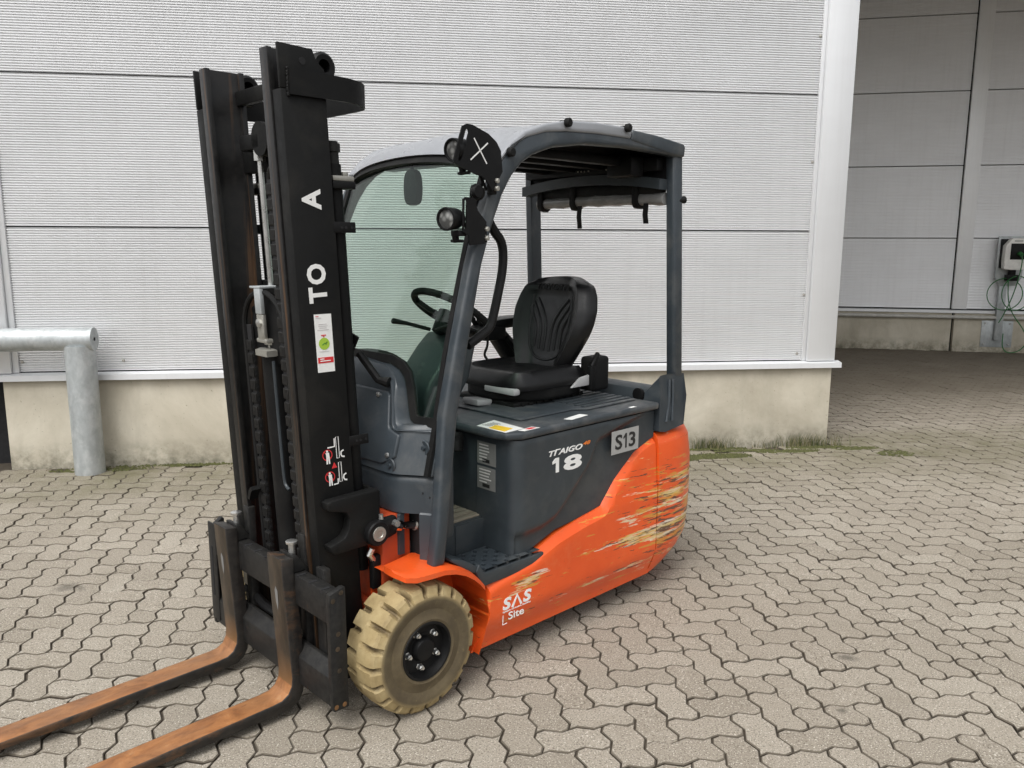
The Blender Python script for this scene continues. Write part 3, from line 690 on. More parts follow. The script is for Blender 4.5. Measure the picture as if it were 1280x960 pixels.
# wheel arch liners
for sg in (1, -1):
    bm = NB(); arc = [(-.281, .10), (-.313, .179), (-.329, .243), (-.321, .302), (-.30, .375), (-.24, .43), (-.16, .462), (-.05, .478), (.05, .482)]
    a = [bm.verts.new((x, sg * .495, z)) for x, z in arc]; b = [bm.verts.new((x, sg * .30, z)) for x, z in arc]
    for i in range(len(arc) - 1): bm.faces.new((a[i], a[i + 1], b[i + 1], b[i]))
    cpt = [bm.verts.new((-.05, sg * .30, .10)), bm.verts.new((.05, sg * .30, .2))]
    bm.faces.new(b + cpt[::-1]); part('arch_liner', bm, 'orange_plain', smooth=.6)
# fender over the front wheel
for sg in (1, -1):
    bm = NB(); path = [(.072, .507), (.055, .497), (.02, .490), (-.045, .487), (-.10, .484), (-.15, .472), (-.195, .452), (-.235, .425), (-.27, .394), (-.302, .36)]
    A_, B_ = [], []
    for i, (x, z) in enumerate(path):
        yi = interp(i, [(0, .42), (1, .39), (2, .372), (4, .335)]); yo = interp(i, [(0, .475), (1, .513), (2, .526), (3, .529), (7, .525), (9, .506)])
        A_.append([bm.verts.new((x, sg * yi, z + .012)), bm.verts.new((x, sg * (yo - .02), z + .012)), bm.verts.new((x, sg * yo, z + .004)), bm.verts.new((x, sg * (yo + .001), z - .013)), bm.verts.new((x, sg * (yo - .015), z - .014)), bm.verts.new((x, sg * yi, z - .012))])
    for a, b in zip(A_, A_[1:]):
        for k_ in range(6): bm.faces.new((a[k_], a[(k_ + 1) % 6], b[(k_ + 1) % 6], b[k_]))
    bm.faces.new(A_[0]); bm.faces.new(A_[-1][::-1]); part('fender', bm, 'orange_plain', smooth=.7)
# front axle frame
bm = NB(); box(bm, -.10, .02, -.335, .335, .13, .655); box(bm, .0201, .06, -.335, .325, .12, .34); part('axle_frame', bm, 'orange_frame_shaded', bevel=.008)
bm = NB(); lathe(bm, [(-.50, .055), (.50, .055)], (-.018, 0, .2235), 'y', 20); part('axle', bm, 'black')
bm = NB(); box(bm, .0201, .055, .30, .325, .40, .52); part('frame_clip', bm, 'black', bevel=.004)
bm = NB(); tube(bm, [(.045, .315, .505), (.065, .322, .53), (.055, .325, .55)], .011, 8); part('grease_nipple', bm, 'steel')

# ---- dark grey battery side panels
def batt(sgn):
    bm = NB(); nx, nz = 70, 36
    low = [(-1.36, .74), (-1.325, .735), (-1.208, .695), (-1.075, .598), (-1.024, .54), (-.984, .495), (-.705, .465), (-.562, .418), (-.50, .418), (-.40, .418)]
    # crease that frames the raised front field: from high at the rear to low at the front
    cr = [(-1.5, .90), (-.94, .78), (-.90, .70), (-.83, .63), (-.76, .565), (-.70, .515), (-.63, .492), (-.55, .486), (-.40, .484)]
    G = []; path = []
    for i in range(nx + 1):
        t = i / nx
        if t < .12:
            a = R(90) * (t / .12); path.append((-.525 + .055 * math.cos(a) - .0, .437 + .055 * math.sin(a), -.48))
        else:
            x = -.525 - (t - .12) / .88 * (1.345 - .525); path.append((x, .492, x))
    path = [(-.470, .27, -.48)] + path
    for (x, y, xs__) in path:
        c = []
        z0 = interp(xs__, low)
        for j in range(nz + 1):
            z = z0 + (.864 - z0) * j / nz; yy = y
            zc = interp(xs__, cr)
            rec = 1 - sstep(zc - .008, zc + .03, z)
            yy -= .024 * rec * (1 if y > .48 else .35)
            if z > .855: yy -= .004
            c.append(bm.verts.new((x, sgn * yy, z)))
        G.append(c)
    for a, b in zip(G, G[1:]):
        for j in range(nz): bm.faces.new((a[j], b[j], b[j + 1], a[j + 1]))
    b_ = part('battery_cover', bm, 'slate_body', smooth=.7)
    bm = NB(); pl = [(-.565, .493), (-.62, .4775), (-.70, .4775)]
    return b_
batt(1); batt(-1)
bm = NB(); box(bm, -.476, -.50, -.275, .275, .41, .862); part('battery_front', bm, 'slate_body', bevel=.01)
for (y0, y1, z0, z1, mk, lines) in ((.278, .383, .748, .836, 'dull_label', 6), (.278, .380, .650, .738, 'dull_label', 5)):
    bm = NB(); plate(bm, (-.4698, 0, 0), (0, -1, 0), (0, 0, 1), [(-y1, z0), (-y0, z0), (-y0, z1), (-y1, z1)][::1], -.0012, 0)
    for q in range(lines):
        zz = z1 - .014 - q * .012; plate(bm, (-.4684, 0, 0), (0, 1, 0), (0, 0, 1), rect(y0 + .012, y0 + random.uniform(.05, .085), zz, zz + .0045), .0006, 1)
    plate(bm, (-.4684, 0, 0), (0, 1, 0), (0, 0, 1), rect(y0 + .03, y0 + .07, z0 + .008, z0 + .022), .0006, 2)
    part('information_label', bm, ['dull_label', 'faint', 'black_print'], smooth=0)
bm = NB(); box(bm, -.44, -.40, .17, .235, .80, .86); tube(bm, [(-.42, .20, .86), (-.41, .22, .79)], .03, 10); part('hood_latch', bm, 'black', bevel=.006)

# lid with a soft front corner
lid = [(-.428, .10), (-.428, .40), (-.445, .465), (-.50, .497), (-1.345, .497), (-1.345, .36), (-1.345, -.497), (-.50, -.497), (-.445, -.465), (-.428, -.40)]
bm = NB(); prism(bm, lid, 'z', .868, .899); part('hood', bm, 'dusty_slate', bevel=.011, seg=3)
bm = NB(); prism(bm, [(-.62, -.36), (-1.30, -.36), (-1.30, .40), (-.98, .40), (-.93, .36), (-.62, .36)], 'z', .8995, .908)
part('hood_deck', bm, 'dusty_slate', bevel=.006)
bm = NB()
for i in range(9): box(bm, -1.29, -.98, .02 + i * .042, .042 + i * .042, .9082, .913)
part('deck_ribs', bm, 'slate_body', bevel=.003)
# rear rim behind the seat
bm = NB(); prism(bm, [(-1.36, .88), (-1.375, .94), (-1.41, .948), (-1.50, .94), (-1.56, .76), (-1.36, .76)], 'y', -.43, .43); part('rear_rim', bm, 'slate_body', bevel=.01)
bm = NB(); lathe(bm, [(0, .03), (.012, .03), (.014, .02)], (-1.365, .37, .915), 'x', 16); part('rear_plug', bm, 'black')

# stickers on the hood
def lidplate(pts, m, dz): 
    bm = NB(); plate(bm, (0, 0, .8995 + dz), (1, 0, 0), (0, 1, 0), pts, .0008); return bm
part('warning_sticker', lidplate([(-.447, .30), (-.562, .272), (-.545, .455), (-.445, .462)], 0, 0), 'white', smooth=0)
part('warning_sticker', lidplate([(-.452, .362), (-.505, .345), (-.512, .43), (-.455, .445)], 0, .001), 'yellow', smooth=0)
bm = NB()
for q in range(5): plate(bm, (0, 0, .9005), (1, 0, 0), (0, 1, 0), [(-.47 - q * .013, .305 + q * .0), (-.474 - q * .013, .304), (-.478 - q * .013, .345), (-.474 - q * .013, .346)], .0005)
part('warning_lines', bm, 'black_print', smooth=0)
part('warning_sticker', lidplate([(-.505, .465), (-.585, .455), (-.60, .488), (-.515, .490)], 0, 0), 'white', smooth=0)
part('warning_sticker', lidplate([(-.54, .468), (-.575, .464), (-.583, .482), (-.545, .484)], 0, .001), 'red', smooth=0)
part('paper_label', lidplate([(-.775, .447), (-.895, .425), (-.905, .462), (-.79, .478)], 0, 0), 'white', smooth=0)
part('paper_label', lidplate([(-1.15, .475), (-1.185, .475), (-1.185, .492), (-1.15, .492)], 0, 0), 'white', smooth=0)

# ---- floor, step
bm = NB(); box(bm, -.53, -.08, -.30, .30, .47, .533); part('floor_plate', bm, 'slate_body', bevel=.006)
bm = NB()
for q in range(14): box(bm, -.528 + .0, -.10, -.292 + q * .0415, -.292 + q * .0415 + .039, .5332, .540)
part('floor_mat', bm, 'mat', bevel=.0015)
bm = NB(); box(bm, -.535, -.10, .29, .312, .40, .530); box(bm, -.33, -.328 + .004, .312, .3165, .40, .530); part('step_riser', bm, 'slate_body', bevel=.006)
def step(sg):
    bm = NB(); x0, x1, y0, y1, z = -.60, -.30, .318, .492, .418; nx, ny = 10, 6; cx, cy = (x1 - x0) / nx, (y1 - y0) / ny
    for i in range(nx):
        for j in range(ny):
            ax, ay = x0 + i * cx, sg * (y0 + j * cy); bx, by = ax + cx, sg * (y0 + (j + 1) * cy); mx_, my_ = (ax + bx) / 2, (ay + by) / 2
            C4 = [bm.verts.new(c) for c in ((ax, ay, z), (bx, ay, z), (bx, by, z), (ax, by, z))]
            if (i + j) % 2 == 0:
                H = [bm.verts.new((mx_ + .0105 * math.cos(a), my_ + sg * .0105 * math.sin(a), z - .002)) for a in [R(-135 + 45 * q) for q in range(8)]]
                for q in range(4):
                    a, b = C4[q], C4[(q + 1) % 4]; h0, h1, h2 = H[2 * q], H[2 * q + 1], H[(2 * q + 2) % 8]
                    bm.faces.new((a, b, h1)); bm.faces.new((a, h1, h0)); bm.faces.new((b, h2, h1))
                D = [bm.verts.new(h.co + Vector((0, 0, -.012))) for h in H]
                for q in range(8): bm.faces.new((H[q], H[(q + 1) % 8], D[(q + 1) % 8], D[q]))
            else: bm.faces.new(C4)
    bmesh.ops.remove_doubles(bm, verts=bm.verts[:], dist=1e-5)
    part('step_plate', bm, 'slate', smooth=.3)
    bm = NB(); prism(bm, [(-.285, .448), (-.31, .408), (-.565, .405), (-.62, .405), (-.62, .36), (-.30, .355), (-.27, .42)], 'y', sg * .495, sg * .470); part('step_edge', bm, 'slate_body', bevel=.005)
    bm = NB(); box(bm, -.60, -.30, sg * .315, sg * .47, .36, .4035); part('step_tray', bm, 'dark_in', smooth=0)
    bm = NB(); prism(bm, [(-.16, .488), (-.16, .50), (-.22, .478), (-.30, .425), (-.30, .40), (-.24, .43)], 'y', sg * .315, sg * .49); part('step_front', bm, 'slate_body', bevel=.004)
step(1); step(-1)

# ---- front cowl
def cbend(y): return .075 * sstep(.31, .47, abs(y)) + .01 * (abs(y) / .45) ** 2
def cfront(z): return -.022 - (.055 * (z - .80) / .2 if z > .80 else 0)
def cowl_grid(bm, ys, ztop, zbot, off=0.0, rows=14, th=.10):
    A, B = [], []
    for y in ys:
        zt, zb = ztop(y), zbot(y); a, b = [], []
        for j in range(rows + 1):
            z = zb + (zt - zb) * j / rows; rd = .012 * sstep(zt - .018, zt, z) ** 2
            x = cfront(z) - cbend(y) + off - rd; a.append(bm.verts.new((x, y, z))); b.append(bm.verts.new((min(x - .02, cfront(z) - th), y, z)))
        A.append(a); B.append(b)
    for Q in (A, B):
        for a, b in zip(Q, Q[1:]):
            for j in range(rows): bm.faces.new((a[j], a[j + 1], b[j + 1], b[j]))
    for l1, l2 in ((A[0], B[0]), (A[-1], B[-1]), ([c[0] for c in A], [c[0] for c in B]), ([c[-1] for c in A], [c[-1] for c in B])):
        for i in range(len(l1) - 1): bm.faces.new((l1[i], l1[i + 1], l2[i + 1], l2[i]))
def yrange(a, b, n): return [a + (b - a) * i / n for i in range(n + 1)]
notch = [(0, 1.16), (.166, 1.148), (.212, 1.131), (.24, 1.106), (.265, 1.065), (.296, .985), (.306, .968), (.325, .962), (.455, .970)]
bm = NB(); cowl_grid(bm, yrange(-.455, .455, 70), lambda y: interp(abs(y), notch), lambda y: .80); part('front_cowl', bm, 'slate', smooth=.6)
bm = NB(); cowl_grid(bm, yrange(-.455, .455, 50), lambda y: .792, lambda y: .66, -.010, 14, .03); part('cowl_lower', bm, 'slate', smooth=.6)
bm = NB(); cowl_grid(bm, yrange(-.455, .345, 40), lambda y: .6595, lambda y: .505, -.010, 14, .03); part('cowl_lower', bm, 'slate', smooth=.6)
bm = NB(); cowl_grid(bm, yrange(.408, .457, 8), lambda y: .672, lambda y: .495, -.004, 14, .03); part('cowl_foot', bm, 'slate', smooth=.6)
bm = NB(); box(bm, -.139, -.118, .22, .425, .46, .69); part('cowl_opening', bm, 'dark_in', smooth=0)
for (y, z) in ((.415, .735), (.437, .722)):
    bm = NB(); x = cfront(z) - cbend(y) - .010; lathe(bm, [(-.003, .004), (.001, .004)], (x, y, z), 'x', 8); part('cowl_hole', bm, 'dark_in', smooth=0)
pan = [(-.30, .835), (.10, .820), (.275, .826), (.335, .855), (.335, .932), (.285, .945), (.275, .955), (.248, 1.055), (.228, 1.066), (-.25, 1.07), (-.30, 1.03)]
bm = NB(); vs_, _ = prism(bm, pan, 'x', -.04, -.0105)
for v in vs_: v.co.x -= .055 * (v.co.z - .80) / .2 + cbend(v.co.y)
part('service_panel', bm, 'slate', bevel=.008, seg=3)
bm = NB(); rib = ribbon([(.228, 1.105), (.243, 1.085), (.27, 1.02), (.287, .965), (.30, .948), (.325, .943), (.43, .948)], .010)
vs_, _ = prism(bm, rib, 'x', -.04, -.014)
for v in vs_: v.co.x -= .055 * (v.co.z - .80) / .2 + cbend(v.co.y)
part('cowl_rib', bm, 'slate', bevel=.004)
for (y, z) in ((.188, 1.052), (.303, .860)):
    bm = NB(); x = -.0095 - .055 * (z - .8) / .2 - cbend(y); lathe(bm, [(-.003, .009), (.004, .009), (.006, .005)], (x, y, z), 'x', 10); part('panel_bolt', bm, 'steel')
for (y, z) in ((.315, .825), (.412, .892)):
    bm = NB(); x = -.021 - .055 * max(0, z - .8) / .2 - cbend(y); lathe(bm, [(-.004, .026), (.001, .024), (-.001, .008), (.008, .008)], (x, y, z), 'x', 14); part('cowl_bolt', bm, 'slate')
# black hump on top of the cowl and the hose bracket beside it
bm = NB(); prism(bm, chaikin([(-.30, 1.06), (-.30, 1.15), (-.1, 1.178), (.06, 1.172), (.105, 1.14), (.11, 1.06)], 2), 'x', -.26, -.165); part('instrument_hood', bm, 'rubber', bevel=.01)
bm = NB(); tube(bm, [(-.035, .14, 1.20), (-.07, .205, 1.108), (-.09, .24, 1.10)], [.014, .014, .02], 10); part('hose_elbow', bm, 'black')
bm = NB(); prism(bm, [(.12, 1.16), (.17, 1.16), (.245, 1.27), (.15, 1.295)], 'x', .03, .036); part('side_plate', bm, 'black')

# ---- overhead guard
def taper(z): return .50 - .036 * max(0, z - .5) / 1.5
front_e = [(-.072, .49), (-.095, .62), (-.136, 1.01), (-.196, 1.25), (-.268, 1.51), (-.332, 1.70), (-.392, 1.825), (-.435, 1.885), (-.50, 1.935)]
back_e = [(-.125, .49), (-.145, .62), (-.197, 1.0), (-.255, 1.25), (-.322, 1.51), (-.372, 1.64), (-.425, 1.75), (-.47, 1.815), (-.52, 1.862), (-.575, 1.893), (-.68, 1.928), (-.86, 1.953), (-1.10, 1.962), (-1.40, 1.955), (-1.47, 1.948)]
top_e = [(-.56, 1.963), (-.64, 1.985), (-.75, 1.995), (-.92, 2.003), (-1.10, 2.004), (-1.31, 1.997), (-1.47, 1.988)]
for sg in (1, -1):
    bm = NB(); pts = front_e + top_e + back_e[::-1]
    vs_, _ = prism(bm, pts, 'y', 0, 1)
    for v in vs_: v.co.y = sg * (taper(v.co.z) - (.0 if v.co.y > .5 else .048))
    part('guard_pillar', bm, 'slate', bevel=.013, seg=3, ang=.6)
    # silver roof edge above the side rail
    bm = NB(); lo = [(-.415, 1.855), (-.47, 1.912), (-.54, 1.950), (-.64, 1.978), (-.75, 1.990), (-.92, 1.997), (-1.10, 1.998), (-1.13, 1.997)]
    hi = [(-.40, 1.865), (-.46, 1.925), (-.53, 1.972), (-.63, 2.005), (-.74, 2.028), (-.92, 2.04), (-1.10, 2.040), (-1.14, 2.036)]
    vs_, _ = prism(bm, lo + hi[::-1], 'y', sg * .395, sg * .468); part('roof_edge', bm, 'roof', bevel=.012, seg=3)
    bm = NB(); prism(bm, [(-1.132, 1.99), (-1.142, 2.034), (-1.31, 2.026), (-1.50, 2.008), (-1.512, 1.995), (-1.505, 1.952), (-1.40, 1.958)], 'y', sg * .40, sg * .468); part('roof_tail', bm, 'slate', bevel=.010, seg=3)
    # rear post with chamfered outer rear corner
    bm = NB(); sec = [(-1.480, .416), (-1.480, .452), (-1.488, .460), (-1.540, .460), (-1.553, .448), (-1.553, .416)]
    A = [bm.verts.new((x - .012, sg * (y + .006), .99)) for x, y in sec]; B = [bm.verts.new((x + .035, sg * (y - .004), 1.962)) for x, y in sec]
    bm.faces.new(A); bm.faces.new(B[::-1])
    for i in range(len(sec)): bm.faces.new((A[i], A[(i + 1) % 6], B[(i + 1) % 6], B[i]))
    po = part('rear_post', bm, 'slate', bevel=.007)
    bm = NB(); vs_, _ = prism(bm, [(-1.352, .900), (-1.352, .765), (-1.40, .755), (-1.56, .765), (-1.575, .90), (-1.575, 1.0), (-1.44, 1.012), (-1.378, 1.010), (-1.364, .998), (-1.358, .93)], 'y', sg * .405, sg * .492)
    for v in vs_:
        if v.co.z > .95 and abs(v.co.y) > .4: v.co.y = sg * .472
        if v.co.x < -1.5 and abs(v.co.y) > .45: v.co.y -= sg * .012
    obj('post_base', bm, 'slate', po, bevel=.010)
    if sg > 0:
        for dx in (0, .045):
            bm = NB(); tube(bm, [(-1.445 - dx * .6, .474, .985), (-1.437 - dx * .6, .482, .90), (-1.405 - dx, .493, .80)], .006, 8); obj('cast_rib', bm, 'slate', po)
# roof skin with a shallow crown, front corners rounded
def roofz(x, y):
    base = interp(x, [(-1.50, 1.985), (-1.30, 2.012), (-1.1, 2.022), (-.90, 2.022), (-.75, 2.012), (-.63, 1.990), (-.53, 1.962), (-.46, 1.925), (-.40, 1.875)])
    return base + .028 * (1 - (y / .42) ** 2)
def roofx0(y): return -.385 - .115 * (abs(y) / .45) ** 3 if abs(y) < .45 else -.5
bm = NB(); G = []
for i in range(25):
    t = i / 24; c = []
    for j in range(19):
        y = -.41 + .82 * j / 18; x = (-.385 - .02 * (abs(y) / .41) ** 2) * (1 - t) + -1.49 * t; c.append((x, y, roofz(x, y)))
    G.append(c)
V1 = [[bm.verts.new(q) for q in c] for c in G]; V2 = [[bm.verts.new((a, b, z - .022)) for a, b, z in c] for c in G]
for Q in (V1, V2):
    for a, b in zip(Q, Q[1:]):
        for j in range(18): bm.faces.new((a[j], a[j + 1], b[j + 1], b[j]))
for line1, line2 in ((V1[0], V2[0]), (V1[-1], V2[-1]), ([c[0] for c in V1], [c[0] for c in V2]), ([c[-1] for c in V1], [c[-1] for c in V2])):
    for i in range(len(line1) - 1): bm.faces.new((line1[i], line1[i + 1], line2[i + 1], line2[i]))
part('roof_panel', bm, 'roof', smooth=.7)
# raised outer roof shells that catch the light
bm = NB(); hd = [(-.372, 1.868), (-.40, 1.905), (-.44, 1.93), (-.45, 1.90), (-.415, 1.862)]
rings = []
for j in range(21):
    y = -.43 + .86 * j / 20; dz = .040 * (1 - (y / .43) ** 2) - .02 * (abs(y) / .43) ** 6; dx = -.02 * (abs(y) / .43) ** 4
    rings.append([bm.verts.new((x + dx, y, z + dz)) for x, z in hd])
for a, b in zip(rings, rings[1:]):
    for k_ in range(5): bm.faces.new((a[k_], a[(k_ + 1) % 5], b[(k_ + 1) % 5], b[k_]))
bm.faces.new(rings[0]); bm.faces.new(rings[-1][::-1])
part('roof_header', bm, 'roof', bevel=0, smooth=.8)
bm = NB(); hd = [(-.362, 1.840), (-.385, 1.868), (-.405, 1.862), (-.382, 1.835)]; rings = []
for j in range(21):
    y = -.43 + .86 * j / 20; dz = .040 * (1 - (y / .43) ** 2) - .03 * (abs(y) / .43) ** 6; dx = -.012 * (abs(y) / .43) ** 4
    rings.append([bm.verts.new((x + dx, y, z + dz)) for x, z in hd])
for a, b in zip(rings, rings[1:]):
    for k_ in range(4): bm.faces.new((a[k_], a[(k_ + 1) % 4], b[(k_ + 1) % 4], b[k_]))
bm.faces.new(rings[0]); bm.faces.new(rings[-1][::-1]); part('windscreen_seal', bm, 'rubber', smooth=.8)
bm = NB(); V3 = [[bm.verts.new((a, b * 1.03, z - .030 - .012 * (abs(b) / .41) ** 2)) for a, b, z in c] for c in G]
for a, b in zip(V3, V3[1:]):
    for j in range(18): bm.faces.new((a[j], a[j + 1], b[j + 1], b[j]))
bmesh.ops.solidify(bm, geom=bm.faces[:], thickness=.004); part('roof_lining', bm, 'dark_in', smooth=.7)
bm = NB(); prism(bm, [(-.41, 1.84), (.41, 1.84)] + [(.41 - .82 * q / 12, roofz(-1.47, .41 - .82 * q / 12) - .012) for q in range(13)], 'x', -1.475, -1.465); part('rear_lining', bm, 'dark_in', smooth=0)
# underside: bars, rear arch, wiper motor box
bm = NB()
for y in (-.26, -.09, .09, .26): box(bm, -1.40, -.56, y - .022, y + .022, 1.915, 1.95)
part('roof_bars', bm, 'black', bevel=.005)
bm = NB(); box(bm, -.60, -.52, -.40, .40, 1.885, 1.925); part('front_beam', bm, 'black', bevel=.006)
bm = NB(); rings = []
for j in range(17):
    y = -.42 + .84 * j / 16; dz = .035 * (1 - (y / .42) ** 2)
    rings.append([bm.verts.new(q) for q in ((-1.46, y, 1.815 + dz), (-1.395, y, 1.815 + dz), (-1.395, y, 1.86 + dz), (-1.46, y, 1.86 + dz))])
for a, b in zip(rings, rings[1:]):
    for k_ in range(4): bm.faces.new((a[k_], a[(k_ + 1) % 4], b[(k_ + 1) % 4], b[k_]))
bm.faces.new(rings[0]); bm.faces.new(rings[-1][::-1]); part('rear_arch', bm, 'slate_body')
bm = NB(); box(bm, -1.45, -1.40, -.40, .40, 1.895, 1.95); part('rear_header', bm, 'black', bevel=.006)
bm = NB()
for y in (-.05, -.03, -.01, .015, .12, .16): lathe(bm, [(-.002, .004), (.002, .004)], (-1.398, y, 1.915), 'x', 6)
for y in (-.28, .02, .30): lathe(bm, [(-.002, .006), (.003, .006)], (-1.398, y, 1.94), 'x', 6)
part('rivets', bm, 'zinc')
bm = NB(); box(bm, -1.39, -1.30, .20, .34, 1.87, 1.955); part('wiper_motor', bm, 'black', bevel=.012)
# rolled weather curtain with straps
bm = NB(); N_ = 24; rings = []
for j in range(N_ + 1):
    y = -.335 + .765 * j / N_; r0 = .028 + .0025 * math.sin(j * 1.7) + random.uniform(-.0012, .0012)
    rings.append([bm.verts.new((-1.425 + r0 * math.cos(a) * 1.05, y, 1.778 + .006 * math.sin(j / N_ * math.pi) + r0 * math.sin(a))) for a in [2 * math.pi * q / 12 for q in range(12)]])
for a, b in zip(rings, rings[1:]):
    for k_ in range(12): bm.faces.new((a[k_], a[(k_ + 1) % 12], b[(k_ + 1) % 12], b[k_]))
bm.faces.new(rings[0]); bm.faces.new(rings[-1][::-1]); cur = part('rolled_curtain', bm, 'curtain', smooth=.9)
bm = NB(); prism(bm, [(-1.45, 1.80), (-1.40, 1.80), (-1.40, 1.85), (-1.45, 1.85)], 'y', -.33, .42); obj('curtain_cloth', bm, 'rubber', cur, bevel=.012); cur.location = (-.035, -.022, 0)
for y in (-.32, -.105, .27):
    bm = NB(); prism(bm, [(-1.388, 1.85), (-1.386, 1.765), (-1.40, 1.742), (-1.44, 1.738), (-1.465, 1.76), (-1.462, 1.85)], 'y', y, y + .033); obj('strap', bm, 'rubber', cur, bevel=.006)
for (y, z0) in ((-.055, 1.655), (.335, 1.672)):
    bm = NB(); prism(bm, ribbon([(-1.395, 1.76), (-1.39, 1.71), (-1.398, z0)], .004), 'y', y, y + .026); obj('strap', bm, 'rubber', cur)
# little rubber bumpers on the guard
for (x, z) in ((-.452, 1.893), (-.742, 2.02), (-1.095, 2.035)):
    bm = NB(); lathe(bm, [(-.02, .011), (.006, .010), (.008, .0165), (.022, .017), (.027, .012)], (x, .463, z), 'y', 14); part('rubber_knob', bm, 'rubber')
bm = NB(); tube(bm, [(-1.47, .44, 1.765), (-1.51, .45, 1.772), (-1.535, .452, 1.775)], [.012, .012, .017], 12); part('rubber_knob', bm, 'rubber')
# windscreen
gl = [(-.136, .955), (-.190, 1.20), (-.255, 1.43), (-.318, 1.64), (-.370, 1.79), (-.397, 1.85)]
gl_x = [(z, x) for x, z in gl]
bm = NB(); rings = []
for x, z in gl:
    c = []
    for j in range(13):
        y = -.425 + .85 * j / 12; bow = .02 * (1 - (y / .425) ** 2); zz = z + (.035 * (1 - (y / .425) ** 2) if z > 1.8 else 0); c.append((x + bow, y, zz))
    rings.append(c)
V1 = [[bm.verts.new(q) for q in c] for c in rings]; V2 = [[bm.verts.new((a - .005, b, z_)) for a, b, z_ in c] for c in rings]
for Q in (V1, V2):
    for a, b in zip(Q, Q[1:]):
        for j in range(12): bm.faces.new((a[j], a[j + 1], b[j + 1], b[j]))
for l1, l2 in ((V1[0], V2[0]), (V1[-1], V2[-1]), ([c[0] for c in V1], [c[0] for c in V2]), ([c[-1] for c in V1], [c[-1] for c in V2])):
    for i in range(len(l1) - 1): bm.faces.new((l1[i], l1[i + 1], l2[i + 1], l2[i]))
ws_ = part('windscreen', bm, 'glass', smooth=.6)
for sg in (1, -1):
    bm = NB(); strip(bm, [(x + .002, sg * (.437 - .03 * (z - 1.0)), z) for x, z in [(-.095, .80)] + gl] + [(-.41, sg * .41, 1.868)], .006, (0, .011, 0)); obj('window_seal', bm, 'rubber', ws_, smooth=.8)
bm = NB(); fr = [(.445, .978), (.345, .974), (.325, .984), (.312, 1.01), (.285, 1.075), (.258, 1.125), (.22, 1.152), (.16, 1.168), (-.16, 1.168), (-.22, 1.152), (-.258, 1.125), (-.285, 1.075), (-.312, 1.01), (-.325, .984), (-.345, .974), (-.445, .978)]
fr2 = [fr[0]]
for q_ in fr[1:]:
    l_ = fr2[-1]; n_ = max(1, int(math.hypot(q_[0] - l_[0], q_[1] - l_[1]) / .04)); fr2 += [(l_[0] + (q_[0] - l_[0]) * i_ / n_, l_[1] + (q_[1] - l_[1]) * i_ / n_) for i_ in range(1, n_ + 1)]
vs_, _ = prism(bm, ribbon(fr2, .030), 'x', 0, 1)
for v in vs_: v.co.x = interp(v.co.z, gl_x) + .02 * (1 - (v.co.y / .425) ** 2) + (.006 if v.co.x > .5 else -.008)
obj('window_seal', bm, 'rubber', ws_)
# dark print band at the top of the glass
# mirror
bm = NB(); prism(bm, chaikin([(-.035, 1.725), (.03, 1.725), (.043, 1.77), (.04, 1.83), (.02, 1.862), (-.035, 1.855), (-.045, 1.79)], 2), 'x', -.41, -.375)
mi_ = part('mirror', bm, 'black', bevel=.008)
bm = NB(); tube(bm, [(-.40, -.02, 1.84), (-.43, -.045, 1.90), (-.45, -.05, 1.925)], .007, 8); obj('mirror_stem', bm, 'black', mi_)
# grab handle on the pillar
bm = NB(); tube(bm, chaikin([(-.345, .452, 1.70), (-.40, .445, 1.625), (-.45, .44, 1.585), (-.452, .44, 1.50), (-.425, .44, 1.40), (-.40, .44, 1.315), (-.385, .44, 1.285), (-.33, .45, 1.262), (-.27, .455, 1.235)], 2, False), .0165, 10); part('grab_handle', bm, 'black')
bm = NB(); tube(bm, chaikin([(-.385, .43, 1.26), (-.395, .42, 1.22), (-.385, .41, 1.19), (-.40, .41, 1.17)], 2, False), .005, 6); part('loose_cable', bm, 'rubber')

# ---- work lights
def hole_plate(bm, outer, slot, y0, y1):
    """flat bracket with one through slot (bridge outer loop and slot loop)"""
    for y, rev in ((y0, False), (y1, True)):
        pass
    o0 = [bm.verts.new((a, y0, b)) for a, b in outer]; o1 = [bm.verts.new((a, y1, b)) for a, b in outer]
    s0 = [bm.verts.new((a, y0, b)) for a, b in slot]; s1 = [bm.verts.new((a, y1, b)) for a, b in slot]
    for L_ in ((o0, s0), (o1, s1)):
        es = []
        for loop_ in L_:
            for i in range(len(loop_)): es.append(bm.edges.new((loop_[i], loop_[(i + 1) % len(loop_)])))
        bmesh.ops.triangle_fill(bm, use_beauty=True, edges=es)
    for a, b in ((o0, o1), (s0, s1)):
        for i in range(len(a)): bm.faces.new((a[i], a[(i + 1) % len(a)], b[(i + 1) % len(a)], b[i]))
def slotpts(p, q, r):
    p, q = Vector(p), Vector(q); d = (q - p).normalized(); n_ = Vector((-d.y, d.x)); o = []
    for c, s in ((q, 1), (p, -1)):
        for k_ in range(5):
            a = R(90 - 45 * k_); o.append(tuple(c + (d * s * math.cos(a) + n_ * s * math.sin(a)) * r))
    return o
BU = [(-.212, 1.953), (-.231, 1.962), (-.255, 1.961), (-.325, 1.939), (-.361, 1.916), (-.381, 1.889), (-.389, 1.821), (-.370, 1.793), (-.343, 1.756), (-.314, 1.790), (-.292, 1.802), (-.275, 1.804), (-.211, 1.822), (-.172, 1.838), (-.193, 1.902)]
BL = [(-.213, 1.724), (-.221, 1.731), (-.258, 1.731), (-.268, 1.72), (-.276, 1.690), (-.315, 1.653), (-.307, 1.581), (-.240, 1.576), (-.237, 1.609), (-.211, 1.619)]
